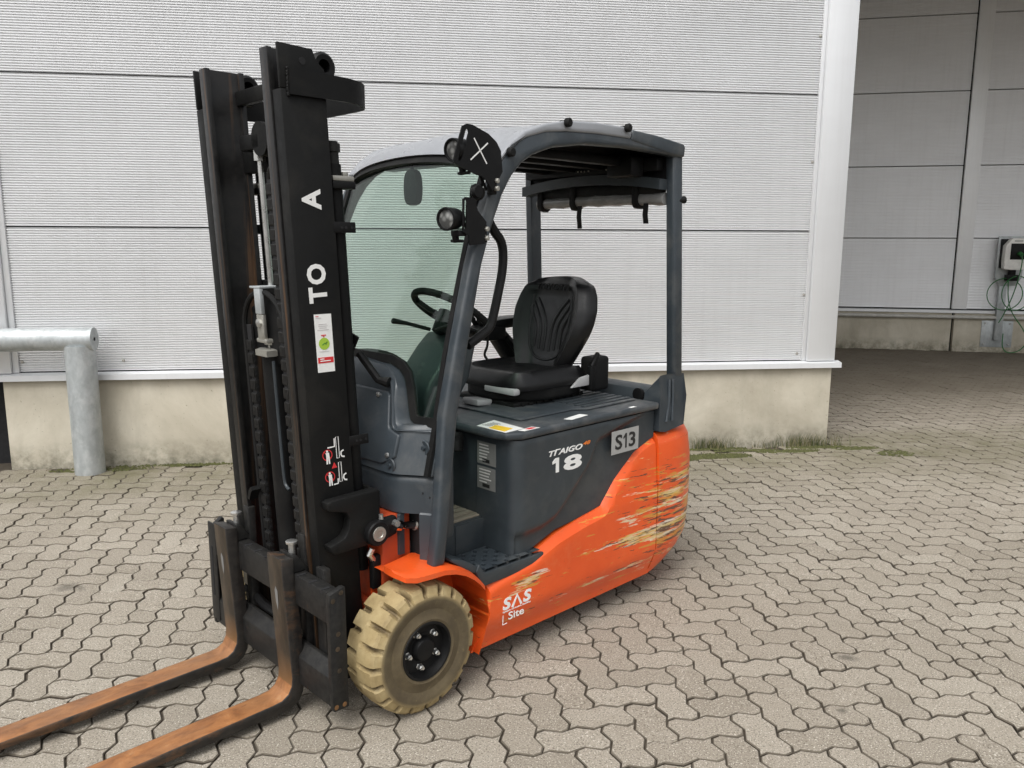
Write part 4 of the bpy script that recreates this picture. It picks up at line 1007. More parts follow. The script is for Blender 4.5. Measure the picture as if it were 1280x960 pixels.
def work_light(outline, slot, lc, ld, nm):
    bm = NB(); hole_plate(bm, outline, slot, .497, .503); b = part('lamp_bracket', bm, 'black', smooth=0)
    lx, lz = lc; d = Vector(ld).normalized(); u, v_ = basis(d)
    bm = NB(); prof = [(-.075, .012), (-.072, .026), (-.05, .034), (-.012, .0375), (0, .0385), (.004, .0372), (.004, .0325), (-.004, .031)]; rings = []
    for h, r in prof: rings.append([bm.verts.new(Vector((lx, .468, lz)) + d * h + (u * math.cos(a) + v_ * math.sin(a)) * r) for a in [2 * math.pi * q / 24 for q in range(24)]])
    for a, c in zip(rings, rings[1:]):
        for k_ in range(24): bm.faces.new((a[k_], a[(k_ + 1) % 24], c[(k_ + 1) % 24], c[k_]))
    bm.faces.new(rings[0]); lp = part('work_lamp', bm, 'black', smooth=.5)
    bm = NB(); rings = [[bm.verts.new(Vector((lx, .468, lz)) + d * h + (u * math.cos(a) + v_ * math.sin(a)) * r) for a in [2 * math.pi * q / 24 for q in range(24)]] for h, r in ((-.004, .0315), (-.001, .02), (0, .003))]
    for a, c in zip(rings, rings[1:]):
        for k_ in range(24): bm.faces.new((a[k_], a[(k_ + 1) % 24], c[(k_ + 1) % 24], c[k_]))
    bm.faces.new(rings[-1]); obj('lamp_lens', bm, 'lens', lp, smooth=.6)
    bm = NB(); box(bm, lx - .065, lx - .03, .455, .496, lz - .055, lz - .035); tube(bm, [(lx - .045, .46, lz - .05), (lx - .05, .46, lz - .075)], .012, 8); tube(bm, [(lx - .045, .44, lz - .07), (lx - .045, .50, lz - .07)], .006, 6); obj('lamp_yoke', bm, 'black', lp, bevel=.004)
    bm = NB(); tube(bm, chaikin([(lx - .07, .468, lz), (lx - .10, .455, lz - .03), (lx - .13, .46, lz - .08), (lx - .15, .465, lz - .12)], 2, False), .005, 6); obj('lamp_cable', bm, 'rubber', lp)
    return b
work_light(BU, slotpts((-.232, 1.938), (-.200, 1.850), .0075), (-.200, 1.880), (1, .12, -.12), 'upper')
work_light(BL, slotpts((-.224, 1.718), (-.221, 1.632), .005), (-.168, 1.660), (1, .22, -.05), 'lower')
bm = NB()
for a, b in (((-.260, 1.920), (-.316, 1.842)), ((-.321, 1.909), (-.245, 1.850))):
    dv = (Vector(b) - Vector(a)); plate(bm, (a[0], .5032, a[1]), (dv.x, 0, dv.y), (-dv.y, 0, dv.x), rect(0, dv.length, -.0022, .0022), -.0008)
part('chalk_cross', bm, 'white', smooth=0)
bm = NB(); tube(bm, [(-.296, .49, 1.745), (-.296, .475, 1.75), (-.285, .46, 1.752)], .024, 12); lathe(bm, [(-.012, .02), (0, .026), (.012, .02)], (-.285, .487, 1.752), 'y', 12); part('indicator_knob', bm, 'black')
bm = NB(); box(bm, -.37, -.345, .470, .496, 1.745, 1.80); part('bracket_clamp', bm, 'black', bevel=.004)
bm = NB(); box(bm, -.325, -.30, .470, .496, 1.585, 1.645); part('bracket_clamp', bm, 'black', bevel=.004)
for (x, z) in ((-.362, 1.765), (-.362, 1.79), (-.316, 1.60), (-.316, 1.63)):
    bm = NB(); lathe(bm, [(.495, .009), (.509, .009), (.511, .006)], (x, 0, z), 'y', 6); part('clamp_bolt', bm, 'zinc')

# ---- cab interior
bm = NB(); prism(bm, [(-.36, .54), (-.345, .99), (-.375, 1.05), (-.48, 1.17), (-.54, 1.225), (-.62, 1.20), (-.58, 1.05), (-.52, .96), (-.50, .54)], 'y', -.115, .115); part('steering_column', bm, 'slate_body', bevel=.02, seg=3)
bm = NB(); wc_ = Vector((-.575, 0, 1.305)); nd = Vector((-.55, 0, .83)).normalized(); u_, v_ = Vector((0, 1, 0)), nd.cross(Vector((0, 1, 0)))
rim = [wc_ + (u_ * math.cos(a) + v_ * math.sin(a)) * .165 for a in [2 * math.pi * q / 40 for q in range(41)]]
tube(bm, rim, .0145, 10, False); sw = part('steering_wheel', bm, 'rubber')
for a in (R(90), R(210), R(330)):
    bm = NB(); tube(bm, [wc_ - nd * .03, wc_ - nd * .02 + (u_ * math.cos(a) + v_ * math.sin(a)) * .09, wc_ + (u_ * math.cos(a) + v_ * math.sin(a)) * .163], .011, 6); obj('spoke', bm, 'black', sw)
bm = NB(); tube(bm, [wc_ - nd * .10, wc_ - nd * .01], [.04, .05], 14); obj('hub', bm, 'black', sw)
bm = NB(); tube(bm, [(-.48, .02, 1.24), (-.46, .10, 1.26), (-.455, .19, 1.275)], [.008, .008, .013], 8); tube(bm, [(-.48, -.02, 1.24), (-.44, -.12, 1.26), (-.43, -.2, 1.265)], [.008, .008, .013], 8); part('column_stalk', bm, 'black')
bm = NB(); box(bm, -.36, -.20, -.20, -.10, .60, .70); box(bm, -.30, -.28, .16, .24, .62, .70); tube(bm, [(-.24, .20, .66), (-.16, .20, .72)], .015, 8); part('pedals', bm, 'black', bevel=.01)
bm = NB(); box(bm, -.24, -.15, -.42, .42, .54, .94); part('inner_dash', bm, 'slate_body', bevel=.02)

# seat
def cushion_mesh(x0, x1, hw, z0, z1):
    bm = NB(); nx, ny = 18, 16; top = []
    for i in range(nx + 1):
        r_ = []
        for j in range(ny + 1):
            s, t = i / nx * 2 - 1, j / ny * 2 - 1
            k_ = (abs(s) ** 5 + abs(t) ** 5) ** (1 / 5) if (s or t) else 1
            m_ = max(abs(s), abs(t)); f = m_ / k_ if k_ else 1
            ss, tt = s * f, t * f
            edge = min(1, (1 - m_) * 3.2); h = math.sqrt(max(0, 1 - (1 - edge) ** 2))
            bol = .022 * sstep(.55, .8, abs(tt)) * (1 if ss < .6 else .6) + .016 * sstep(.5, .95, ss)
            z = z0 + (z1 - z0) * (.35 + .65 * h) + bol * h - .012 * (1 - tt * tt) * (ss < .7)
            r_.append(bm.verts.new(((x0 + x1) / 2 + (x1 - x0) / 2 * ss, hw * tt, z)))
        top.append(r_)
    for a, b in zip(top, top[1:]):
        for j in range(ny): bm.faces.new((a[j], a[j + 1], b[j + 1], b[j]))
    edge = [top[0][j] for j in range(ny + 1)] + [top[i][ny] for i in range(1, nx + 1)] + [top[nx][j] for j in range(ny - 1, -1, -1)] + [top[i][0] for i in range(nx - 1, 0, -1)]
    cx = (x0 + x1) / 2
    lo = [bm.verts.new((cx + (v.co.x - cx) * .98, v.co.y * .98, z0)) for v in edge]; n = len(edge)
    for i in range(n): bm.faces.new((edge[i], edge[(i + 1) % n], lo[(i + 1) % n], lo[i]))
    bm.faces.new(lo); return bm
seat = part('seat_base', (lambda b: (prism(b, chaikin([(-.745, -.21), (-.745, .22), (-1.24, .235), (-1.24, -.225)], 2), 'z', .925, .985), b)[1])(NB()), 'rubber', bevel=.016, seg=3)
bm = NB(); box(bm, -1.20, -.76, -.18, .18, .906, .926)
for i in range(9): box(bm, -.80 - i * .045, -.822 - i * .045, .18, .19, .907, .922)
obj('suspension', bm, 'rubber', seat, bevel=.004)
obj('seat_cushion', cushion_mesh(-1.22, -.735, .238, .978, 1.045), 'vinyl', seat, smooth=.9)
# backrest: lofted shell facing forward
bm = NB(); nz, ny = 26, 22
def back_hw(t): return interp(t, [(0, .135), (.10, .155), (.25, .190), (.40, .222), (.52, .236), (.66, .238), (.80, .222), (.90, .195), (.96, .170), (1, .140)])
F_, B_ = [], []
for i in range(nz + 1):
    t = i / nz; z = 1.005 + .43 * t; xb = -1.165 - .075 * t - .02 * t * t; hw = back_hw(t); f_, b_ = [], []
    for j in range(ny + 1):
        s = j / ny * 2 - 1; y = hw * s
        wing = .058 * sstep(.42, .88, abs(s)) * (1 - t * .5); rd = sstep(.80, 1.0, abs(s)); tp = sstep(.90, 1.0, t)
        groove = .9 * (1 - sstep(.50, .60, abs(s))) * sstep(.10, .2, t) * (1 - sstep(.80, .88, t))
        f_.append(bm.verts.new((xb + .055 + wing - rd * .045 - tp * .03 - .010 * groove, y, z - .02 * tp * s * s)))
        b_.append(bm.verts.new((xb - .055 + wing * .8 + rd * .030 + tp * .02, y, z - .02 * tp * s * s)))
    F_.append(f_); B_.append(b_)
for Q in (F_, B_):
    for a, b in zip(Q, Q[1:]):
        for j in range(ny): bm.faces.new((a[j], a[j + 1], b[j + 1], b[j]))
for l1, l2 in ((F_[0], B_[0]), (F_[-1], B_[-1]), ([c[0] for c in F_], [c[0] for c in B_]), ([c[-1] for c in F_], [c[-1] for c in B_])):
    for i in range(len(l1) - 1): bm.faces.new((l1[i], l1[i + 1], l2[i + 1], l2[i]))
bk = part('backrest', bm, 'vinyl', smooth=.9)
def bfront(y, t):
    hw = back_hw(t); s = y / hw; xb = -1.165 - .075 * t - .02 * t * t
    return xb + .055 + .058 * sstep(.42, .88, abs(s)) * (1 - t * .5) - .010 * .9 * (1 - sstep(.50, .60, abs(s))) * sstep(.10, .2, t) * (1 - sstep(.80, .88, t))
def seam(pts, r=.0075):
    bm = NB(); P_ = []
    pts = chaikin(pts, 2, False)
    for y, t in pts: P_.append((bfront(y, t) - .001, y, 1.005 + .43 * t))
    tube(bm, P_, r, 8); obj('backrest_ridge', bm, 'vinyl', bk, smooth=.9)
for sg in (1, -1):
    for off in (.020, .056, .092): seam([(sg * off * .85, .20 + off * .5), (sg * off * .85, .50 - off * .3), (sg * (off + .035), .66 - off * .3), (sg * min(.118, off + .075), .78 - off * .9)])
seam([(.118, .80), (.122, .60), (.115, .36), (.085, .16), (0, .11), (-.085, .16), (-.115, .36), (-.122, .60), (-.118, .80)], .006)
text('backrest_lettering', 'TOYOTA', (-1.183, -.105, 1.373), (0, 1, 0), (-.3, 0, 1), .21, .030, 'rubber', fk, bold=.012, depth=.006)
bm = NB(); box(bm, -1.30, -1.185, .165, .25, .93, 1.085); obj('recliner_cover', bm, 'rubber', seat, bevel=.018, seg=3)
bm = NB(); box(bm, -1.185, -1.155, .235, .262, .945, 1.05); tube(bm, [(-1.17, .248, 1.045), (-1.23, .235, 1.10)], .012, 8); obj('belt_buckle', bm, 'black', seat, bevel=.005)
bm = NB(); box(bm, -.775, -.735, .02, .205, .962, .99)
obj('seat_lever', bm, 'lever', seat, bevel=.008)
bm = NB(); prism(bm, [(-1.18, .965), (-1.04, .965), (-1.10, 1.005), (-1.18, 1.015)], 'y', .235, .25); obj('hinge_cover', bm, 'lever', seat, bevel=.005)
bm = NB(); prism(bm, [(-.655, .912), (-.735, .906), (-.745, .93), (-.655, .94)], 'y', -.03, .07); box(bm, -.76, -.71, -.01, .05, .905, .925); obj('weight_knob', bm, 'lever', seat, bevel=.008)
# armrest with control levers on the right
bm = NB(); prism(bm, chaikin([(-1.02, 1.205), (-1.03, 1.225), (-1.30, 1.235), (-1.36, 1.22), (-1.34, 1.19), (-1.05, 1.18)], 1), 'y', -.36, -.25); ar = part('armrest', bm, 'vinyl', bevel=.012, seg=3)
bm = NB(); prism(bm, [(-1.035, 1.18), (-1.12, 1.185), (-1.33, 1.00), (-1.33, .95), (-1.22, .95)], 'y', -.33, -.26); obj('armrest_strut', bm, 'black', ar, bevel=.01)
bm = NB(); prism(bm, [(-.98, 1.18), (-1.02, 1.20), (-1.12, 1.19), (-1.12, 1.13), (-.99, 1.13)], 'y', -.38, -.24); obj('control_box', bm, 'black', ar, bevel=.012)
for i in range(3):
    bm = NB(); y = -.36 + i * .045; tube(bm, [(-1.03, y, 1.185), (-1.01, y, 1.225), (-1.00, y, 1.24)], [.008, .013, .009], 8); obj('control_lever', bm, 'rubber', ar)
bm = NB(); tube(bm, [(-1.22, -.22, .96), (-1.19, -.235, 1.06), (-1.12, -.245, 1.14)], .014, 8); obj('armrest_cable', bm, 'rubber', ar)

# ---- mast (built upright in (dx, y, z), then leaned forward)
def lean(bm):
    for v in bm.verts: v.co.x += .218 + .045 * v.co.z
    return bm
def chan(bm, sg, ya, yb, d0, d1, z0, z1, web, fl, web_out=True):
    """channel section: web on one side, flanges front (d1) and rear (d0)"""
    w0, w1 = (yb - web, yb) if web_out else (ya, ya + web)
    P_ = [(d0, yb), (d1, yb), (d1, ya), (d1 - fl, ya), (d1 - fl, yb - web), (d0 + fl, yb - web), (d0 + fl, ya), (d0, ya)] if web_out else [(d0, ya), (d1, ya), (d1, yb), (d1 - fl, yb), (d1 - fl, ya + web), (d0 + fl, ya + web), (d0 + fl, yb), (d0, yb)]
    prism(bm, [(a, sg * b) for a, b in P_], 'z', z0, z1)
for sg in (1, -1):
    bm = NB(); chan(bm, sg, .243, .294, -.152, 0, .09, 2.03, .012, .020); rail_ = part('outer_rail', lean(bm), 'mast', bevel=.0025, smooth=.5)
    bm = NB(); prism(bm, [(-.152, 2.0315), (.0, 2.0315), (.0, 2.158), (-.115, 2.154), (-.128, 2.12), (-.152, 2.10)], 'y', sg * .2825, sg * .2945); obj('rail_head', lean(bm), 'mast', rail_, bevel=.002)
    bm = NB(); lathe(bm, [(-.001, .011), (.0012, .011)], (-.078, sg * .2945, 2.115), 'y', 14); obj('pin_hole', lean(bm), 'dark_in', rail_, smooth=0)
    bm = NB(); P_ = [(-.135, .192), (-.135, .236), (-.117, .236), (-.117, .222), (-.014, .222), (-.014, .236), (.004, .236), (.004, .190), (-.014, .190), (-.014, .210), (-.117, .210), (-.117, .192)]
    prism(bm, [(a, sg * b) for a, b in P_], 'z', .10, 2.155); part('inner_rail', lean(bm), 'rail', bevel=.0025, smooth=.5)
    # lift cylinder behind each outer rail
    bm = NB(); tube(bm, [(-.195, sg * .235, .45), (-.195, sg * .235, 1.83)], .026, 16); cy = part('lift_cylinder', lean(bm), 'black')
    bm = NB(); tube(bm, [(-.195, sg * .235, 1.78), (-.195, sg * .235, 1.90)], .021, 14); tube(bm, [(-.195, sg * .235, 1.865), (-.195, sg * .235, 1.868), (-.195, sg * .235, 1.893), (-.195, sg * .235, 1.8935)], [.02, .027, .027, .02], 14); obj('cylinder_head', lean(bm), 'carriage', cy)
    bm = NB(); box(bm, -.245, -.16, sg * .215, sg * .285, 1.752, 1.775); obj('cylinder_bracket', lean(bm), 'black', cy, bevel=.003)
    bm = NB(); box(bm, -.243, -.165, sg * .218, sg * .280, 1.776, 1.792); box(bm, -.235, -.215, sg * .235, sg * .26, 1.792, 1.806); obj('cylinder_clamp', lean(bm), 'zinc', cy, bevel=.002)
    for (z, L_) in ((1.63, .075), (.93, .07)):
        bm = NB(); box(bm, -.152 - L_, -.145, sg * .288, sg * .2955, z - .016, z + .018); st = obj('stay_bracket', lean(bm), 'black', cy, bevel=.002)
        bm = NB()
        for d in (-.175, -.19, -.212): lathe(bm, [(-.001, .0045), (.001, .0045)], (d, sg * .296, z), 'y', 8)
        obj('bracket_holes', lean(bm), 'dark_in', cy, smooth=0)
    for z in (1.80, 1.45, .86):
        bm = NB(); box(bm, -.160, -.150, sg * .245, sg * .275, z, z + .05); obj('rail_stop', lean(bm), 'black', rail_, bevel=.002)
    # roller eye at the head of the rail
    bm = NB(); lathe(bm, [(-.018, .020), (-.020, .034), (-.012, .042), (.012, .042), (.020, .034), (.018, .020), (-.018, .020)], (-.170, sg * .25, 2.118), 'y', 22); er = part('roller', lean(bm), 'black', smooth=.5)
    bm = NB(); box(bm, -.185, -.13, sg * .232, sg * .268, 2.055, 2.10); obj('roller_bracket', lean(bm), 'black', er, bevel=.004)
    # mast pivot bracket with its hooked rib
    bm = NB(); br_ = [(.230, .750), (.215, .756), (.034, .759), (.026, .753), (.028, .58), (.06, .572), (.204, .571), (.216, .577), (.226, .602), (.202, .608), (.168, .620), (.152, .644), (.147, .681), (.159, .705), (.225, .724)]
    prism(bm, br_, 'y', sg * .296, sg * .338); pb = part('tilt_bracket', bm, 'mast', bevel=.004)
    bm = NB(); box(bm, .024, .036, sg * .18, sg * .2955, .58, .755); box(bm, .037, .06, sg * .18, sg * .295, .58, .60); obj('bracket_web', bm, 'mast', pb, bevel=.003)
    c0 = (.052, sg * .338, .612)
    bm = NB(); lathe(bm, [(0, .044), (sg * .022, .044), (sg * .027, .040), (sg * .027, .026)], c0, 'y', 28); pv = obj('pivot_boss', bm, 'black', pb)
    bm = NB(); lathe(bm, [(sg * .026, .026), (sg * .031, .025), (sg * .031, .014), (sg * .028, .012), (sg * .028, .003)], c0, 'y', 22); obj('pivot_pin', bm, 'zinc', pb)
    bm = NB(); prism(bm, [(.05, .655), (-.03, .655), (-.045, .62), (-.03, .588), (.04, .572)], 'y', sg * .325, sg * .352); obj('cylinder_eye', bm, 'black', pb, bevel=.008)
    bm = NB(); tube(bm, [(-.03, sg * .34, .618), (-.05, sg * .34, .612)], .022, 12); tube(bm, [(-.05, sg * .34, .612), (-.13, sg * .34, .595)], .0145, 14); obj('tilt_rod', bm, 'chrome', pb)
    bm = NB(); tube(bm, [(-.02, sg * .352, .632), (-.02, sg * .372, .632)], .012, 6); obj('eye_bolt', bm, 'steel', pb)
    bm = NB(); tube(bm, [(.03, sg * .345, .655), (.03, sg * .345, .672)], .008, 8); obj('eye_bolt', bm, 'steel', pb)
    bm = NB(); tube(bm, [(-.115, sg * .34, .598), (-.128, sg * .34, .595)], .02, 14); obj('wiper_ring', bm, 'zinc', pb)
# tie hoop round the back of the mast head
hp = [(.285, .300, 2.05), (.20, .300, 2.05), (.13, .300, 2.05)] + [(.13 - .17 * math.sin(R(q)), .17 + .13 * math.cos(R(q)), 2.05) for q in range(10, 91, 10)]
hp = hp + [(-.04, .10, 2.05), (-.04, 0, 2.05)]; hp = hp + [(a, -b, c) for a, b, c in hp[-2::-1]]
bm = NB(); strip(bm, hp, .0055, (0, 0, .036)); part('tie_hoop', bm, 'mast', smooth=.5)
bm = NB()
for i in range(22):
    q = bmesh.ops.create_icosphere(bm, subdivisions=1, radius=.0055, matrix=Matrix.Translation((.287 + random.uniform(-.0015, .0015), .298, 2.012 + i * .0036)))
part('weld_bead', bm, 'mast')
# cross ties between the rails
bm = NB(); box(bm, -.128, -.106, -.2095, .2095, 2.045, 2.095); part('cross_tie', lean(bm), 'mast', bevel=.004)
bm = NB(); box(bm, -.15, -.11, -.2095, .2095, 1.82, 1.90); part('cross_tie', lean(bm), 'mast', bevel=.006)
bm = NB(); lathe(bm, [(-.045, .055), (.05, .055)], (-.11, .02, 1.915), 'x', 20); part('tie_boss', lean(bm), 'mast')
bm = NB(); box(bm, -.155, -.137, -.242, .242, 1.35, 1.45); part('cross_tie', lean(bm), 'mast', bevel=.005)
bm = NB(); box(bm, -.155, -.137, -.242, .242, .62, .74); part('cross_tie', lean(bm), 'mast', bevel=.005)
bm = NB(); box(bm, -.153, -.135, -.237, .237, .10, .30); part('cross_tie', lean(bm), 'mast', bevel=.005)
bm = NB(); strip(bm, [(-.005, -.16, .66), (-.005, -.145, .69), (-.005, -.13, .705)], .008, (.018, 0, 0)); part('hose_guide', lean(bm), 'mast')
# centre free-lift cylinder, piston rod, pulley yoke
bm = NB(); tube(bm, [(-.06, 0, .30), (-.06, 0, 1.205)], .045, 24); fc = part('free_lift_cylinder', lean(bm), 'black')
bm = NB(); lathe(bm, [(1.205, .056), (1.225, .057), (1.228, .035)], (-.06, 0, 0), 'z', 24); box(bm, -.03, .005, -.012, .068, 1.206, 1.226); obj('gland_nut', lean(bm), 'zinc', fc)
bm = NB(); tube(bm, [(-.06, 0, 1.225), (-.06, 0, 1.26)], .022, 14); tube(bm, [(-.06, 0, 1.24), (-.06, 0, 1.246)], .034, 8); obj('piston_end', lean(bm), 'zinc', fc)
bm = NB(); box(bm, -.028, -.014, -.022, .024, 1.255, 1.345); box(bm, -.10, -.014, -.035, .035, 1.247, 1.262); obj('yoke', lean(bm), 'zinc', fc, bevel=.004)
bm = NB(); box(bm, -.026, -.012, -.02, .022, 1.3455, 1.43); box(bm, -.10, -.0125, -.05, .022, 1.4305, 1.438); obj('pulley_guard', lean(bm), 'galv', fc, bevel=.002)
bm = NB(); lathe(bm, [(-.014, .014), (-.006, .014), (-.004, .006)], (0, .0, 1.315), 'x', 6); obj('yoke_nut', lean(bm), 'steel', fc)
bm = NB(); lathe(bm, [(-.085, .115), (-.08, .122), (-.072, .105), (-.06, .105), (-.052, .122), (-.046, .122), (-.042, .09), (-.038, .03)], (0, 0, 1.285), 'x', 36); obj('pulley', lean(bm), 'black', fc)
bm = NB(); tube(bm, [(-.085, -.035, 1.43), (-.085, -.035, 1.86)], .0095, 10); tube(bm, [(-.085, -.035, 1.85), (-.085, -.035, 1.885)], .02, 8); part('pressure_pipe', lean(bm), 'steel')
bm = NB(); box(bm, -.115, -.06, -.12, .015, 1.885, 1.935); part('pipe_block', lean(bm), 'mast', bevel=.005)
bm = NB(); tube(bm, chaikin([(-.085, .02, 1.62), (-.08, .035, 1.72), (-.08, .03, 1.78), (-.07, .06, 1.82), (-.07, .11, 1.83)], 2, False), .011, 8); part('hydraulic_hose', lean(bm), 'carriage')
arcp = [(-.03, -.148, .45), (-.03, -.148, .8), (-.03, -.146, 1.27)] + [(-.03, .146 * math.cos(R(180 - q * 15)), 1.285 + .135 * math.sin(R(180 - q * 15))) for q in range(1, 12)] + [(-.03, .146, 1.27), (-.05, .148, 1.1)]
bm = NB(); tube(bm, arcp, .0095, 8); part('hydraulic_hose', lean(bm), 'rubber')
bm = NB(); tube(bm, chaikin([(-.02, .062, 1.19), (-.02, .062, .9), (-.02, .064, .78), (-.02, .07, .755), (-.02, .095, .745)], 2, False), .006, 8); part('feed_pipe', lean(bm), 'slate_body')
bm = NB(); tube(bm, [(-.06, .075, .72), (-.06, .075, .42)], .0025, 6); part('sensor_wire', lean(bm), 'orange_plain')
# leaf chains, links as sub-parts
def link_mesh():
    bm = NB()
    for y in (-.013, -.0045, .004, .0125): prism(bm, [(-.009, -.019), (.007, -.019), (.010, -.015), (.010, .015), (.007, .019), (-.009, .019)], 'y', y - .0032, y + .0032)
    lathe(bm, [(-.018, .0055), (.018, .0055)], (0, 0, -.012), 'y', 8); lathe(bm, [(-.018, .0055), (.018, .0055)], (0, 0, .012), 'y', 8)
    return bm
def chain(y, dx, z0, z1, arc=None):
    bm = NB(); box(bm, dx - .004, dx + .004, y - .016, y + .016, z0, z1); c = part('lift_chain', lean(bm), 'dark_in', smooth=0)
    n = int((z1 - z0) / .0475); first = None
    for i in range(n):
        z = z0 + .02 + i * .0475
        if first is None:
            o = obj('chain_link', link_mesh(), 'carriage', c, smooth=.5); first = o
        else:
            o = first.copy(); col.objects.link(o); o.parent = c
        o.location = (mx(z, dx), y, z); o.rotation_euler = (0, R(2.6), 0)
chain(-.118, -.035, .40, 1.30); chain(.118, -.035, .40, 1.78)
for i in range(5):
    a = R(150 - i * 30); bm = link_mesh()
    bmesh.ops.transform(bm, matrix=Matrix.Translation((mx(1.285, -.06), .118 * math.cos(a), 1.285 + .118 * math.sin(a))) @ Matrix.Rotation(-(a - 0), 4, 'X') @ Matrix.Rotation(R(90), 4, 'Z'), verts=bm.verts)
    part('chain_link', bm, 'carriage', smooth=.5)
bm = NB(); tube(bm, [(-.03, .118, .40), (-.03, .118, .47)], .010, 8); tube(bm, [(-.03, .118, .40), (-.03, .118, .415)], .016, 6); part('chain_anchor', lean(bm), 'zinc')

# ---- mast lettering and labels on the outer face of the left rail
YL = .2946
def mtxt(body, z, h, wz, x_low):
    return text('mast_lettering', body, (mx(z, 0) - x_low, YL, z), (.045, 0, 1), (1, 0, -.045), wz, h, 'white', fk, bold=.035)
mtxt('T', 1.397, .064, .050, .103); mtxt('O', 1.455, .067, .064, .104); mtxt('A', 1.683, .066, .063, .106)
def mplate(bm, pts, mi=0, dz=0.0, depth=.0006):
    # pts in (dx, z) on the rail face
    A = [bm.verts.new((mx(z, a), YL + dz, z)) for a, z in pts]; B = [bm.verts.new((mx(z, a), YL + dz + depth, z)) for a, z in pts]; n = len(pts)
    fs = [bm.faces.new(A), bm.faces.new(B[::-1])] + [bm.faces.new((A[i], A[(i + 1) % n], B[(i + 1) % n], B[i])) for i in range(n)]
    for f in fs: f.material_index = mi
def mr(a, b, c, d): return [(a, c), (b, c), (b, d), (a, d)]
bm = NB(); mplate(bm, mr(-.112, -.050, 1.174, 1.360)); stk = part('inspection_sticker', bm, 'white', smooth=0)
bm = NB(); mplate(bm, mr(-.109, -.053, 1.2035, 1.222), 0, .0008)
obj('sticker_band', bm, 'red', stk, smooth=0)
bm = NB(); mplate(bm, circ(-.0795, 1.2655, .0195), 0, .0008); obj('sticker_disc', bm, 'lime', stk, smooth=0)
bm = NB(); mplate(bm, ribbon([(-.072, 1.262), (-.082, 1.268), (-.084, 1.262), (-.090, 1.272)], .003), 0, .0016); mplate(bm, circ(-.0795, 1.2655, .0165, 16), 0, .0012, .0001); obj('sticker_leaf', bm, 'dark_green', stk, smooth=0)
bm = NB(); mplate(bm, circ(-.0795, 1.2655, .0155, 16), 0, .0014, .0001); obj('sticker_disc', bm, 'lime', stk, smooth=0)
bm = NB(); mplate(bm, [(-.076, 1.29), (-.083, 1.29), (-.0795, 1.285)], 0, .0008); mplate(bm, mr(-.088, -.070, 1.291, 1.2945), 0, .0008); mplate(bm, mr(-.066, -.055, 1.352, 1.354), 0, .0008); obj('sticker_mark', bm, 'red', stk, smooth=0)
bm = NB()
for (a, b, z) in ((-.093, -.064, 1.327), (-.096, -.062, 1.321), (-.092, -.066, 1.315), (-.10, -.058, 1.309), (-.096, -.060, 1.24), (-.075, -.055, 1.347)): mplate(bm, mr(a, b, z, z + .0022), 0, .0008)
obj('sticker_text', bm, 'faint', stk, smooth=0)
bm = NB()
for (z, b) in ((1.2155, -.075), (1.209, -.098)): mplate(bm, mr(b, -.060, z, z + .003), 0, .0016)
obj('sticker_text', bm, 'white', stk, smooth=0)
# no-standing pictograms
def picto(zc, low):
    dx = -.060 if not low else -.064
    bm = NB(); n = 28
    for r0, r1 in ((.0155, .0185),):
        a = [bm.verts.new((mx(zc + r0 * math.sin(t), dx + r0 * math.cos(t)), YL + .0006, zc + r0 * math.sin(t))) for t in [2 * math.pi * q / n for q in range(n)]]
        b = [bm.verts.new((mx(zc + r1 * math.sin(t), dx + r1 * math.cos(t)), YL + .0006, zc + r1 * math.sin(t))) for t in [2 * math.pi * q / n for q in range(n)]]
        for i in range(n): bm.faces.new((a[i], a[(i + 1) % n], b[(i + 1) % n], b[i]))
    mplate(bm, ribbon([(dx + .012, zc + .012), (dx - .012, zc - .012)], .003), 0, .0004)
    ps = part('pictogram', bm, 'red', smooth=0)
    bm = NB(); mplate(bm, circ(dx + .001, zc + .0125, .0038, 12), 0, .001); mplate(bm, [(dx + .006, zc + .008), (dx - .006, zc + .008), (dx - .007, zc - .006), (dx + .005, zc - .007)], 0, .001)
    mplate(bm, [(dx + .005, zc - .007), (dx - .001, zc - .007), (dx + .001, zc - .030), (dx + .006, zc - .030)], 0, .001); mplate(bm, [(dx - .001, zc - .007), (dx - .007, zc - .006), (dx - .008, zc - .030), (dx - .003, zc - .030)], 0, .001)
    zf = zc + .024 if not low else zc - .028
    zt = zf + .028 if not low else zf + .018
    mplate(bm, ribbon([(dx - .002 if not low else dx - .012, zf), (dx - .028, zf + .001), (dx - .029, zt)], .0045), 0, .001)
    z0, z1 = (zc - .016, zc + .056) if not low else (zc - .022, zc + .044)
    mplate(bm, ribbon([(dx - .034, z0), (dx - .034, z1), (dx - .044, z1), (dx - .044, z0), (dx - .034, z0)], .0022), 0, .001)
    mplate(bm, [(dx - .049 - .010 * math.cos(t) + .0, z0 + .012 + .012 * math.sin(t)) for t in [R(-150 + 25 * q) + math.pi for q in range(13)]] + [(dx - .054 - .007 * math.cos(t), z0 + .012 + .010 * math.sin(t)) for t in [R(150 - 25 * q) + math.pi for q in range(13)]], 0, .001) if False else mplate(bm, ribbon([(dx - .061, z0 + .024), (dx - .052, z0 + .020), (dx - .050, z0 + .010), (dx - .054, z0 + .003), (dx - .063, z0 + .001)], .005), 0, .001)
    obj('pictogram_figure', bm, 'white', ps, smooth=0)
picto(.900, False); picto(.825, True)
bm = NB(); mplate(bm, [(-.073, .852), (-.093, .853), (-.083, .872)]); part('warning_triangle', bm, 'red', smooth=0)

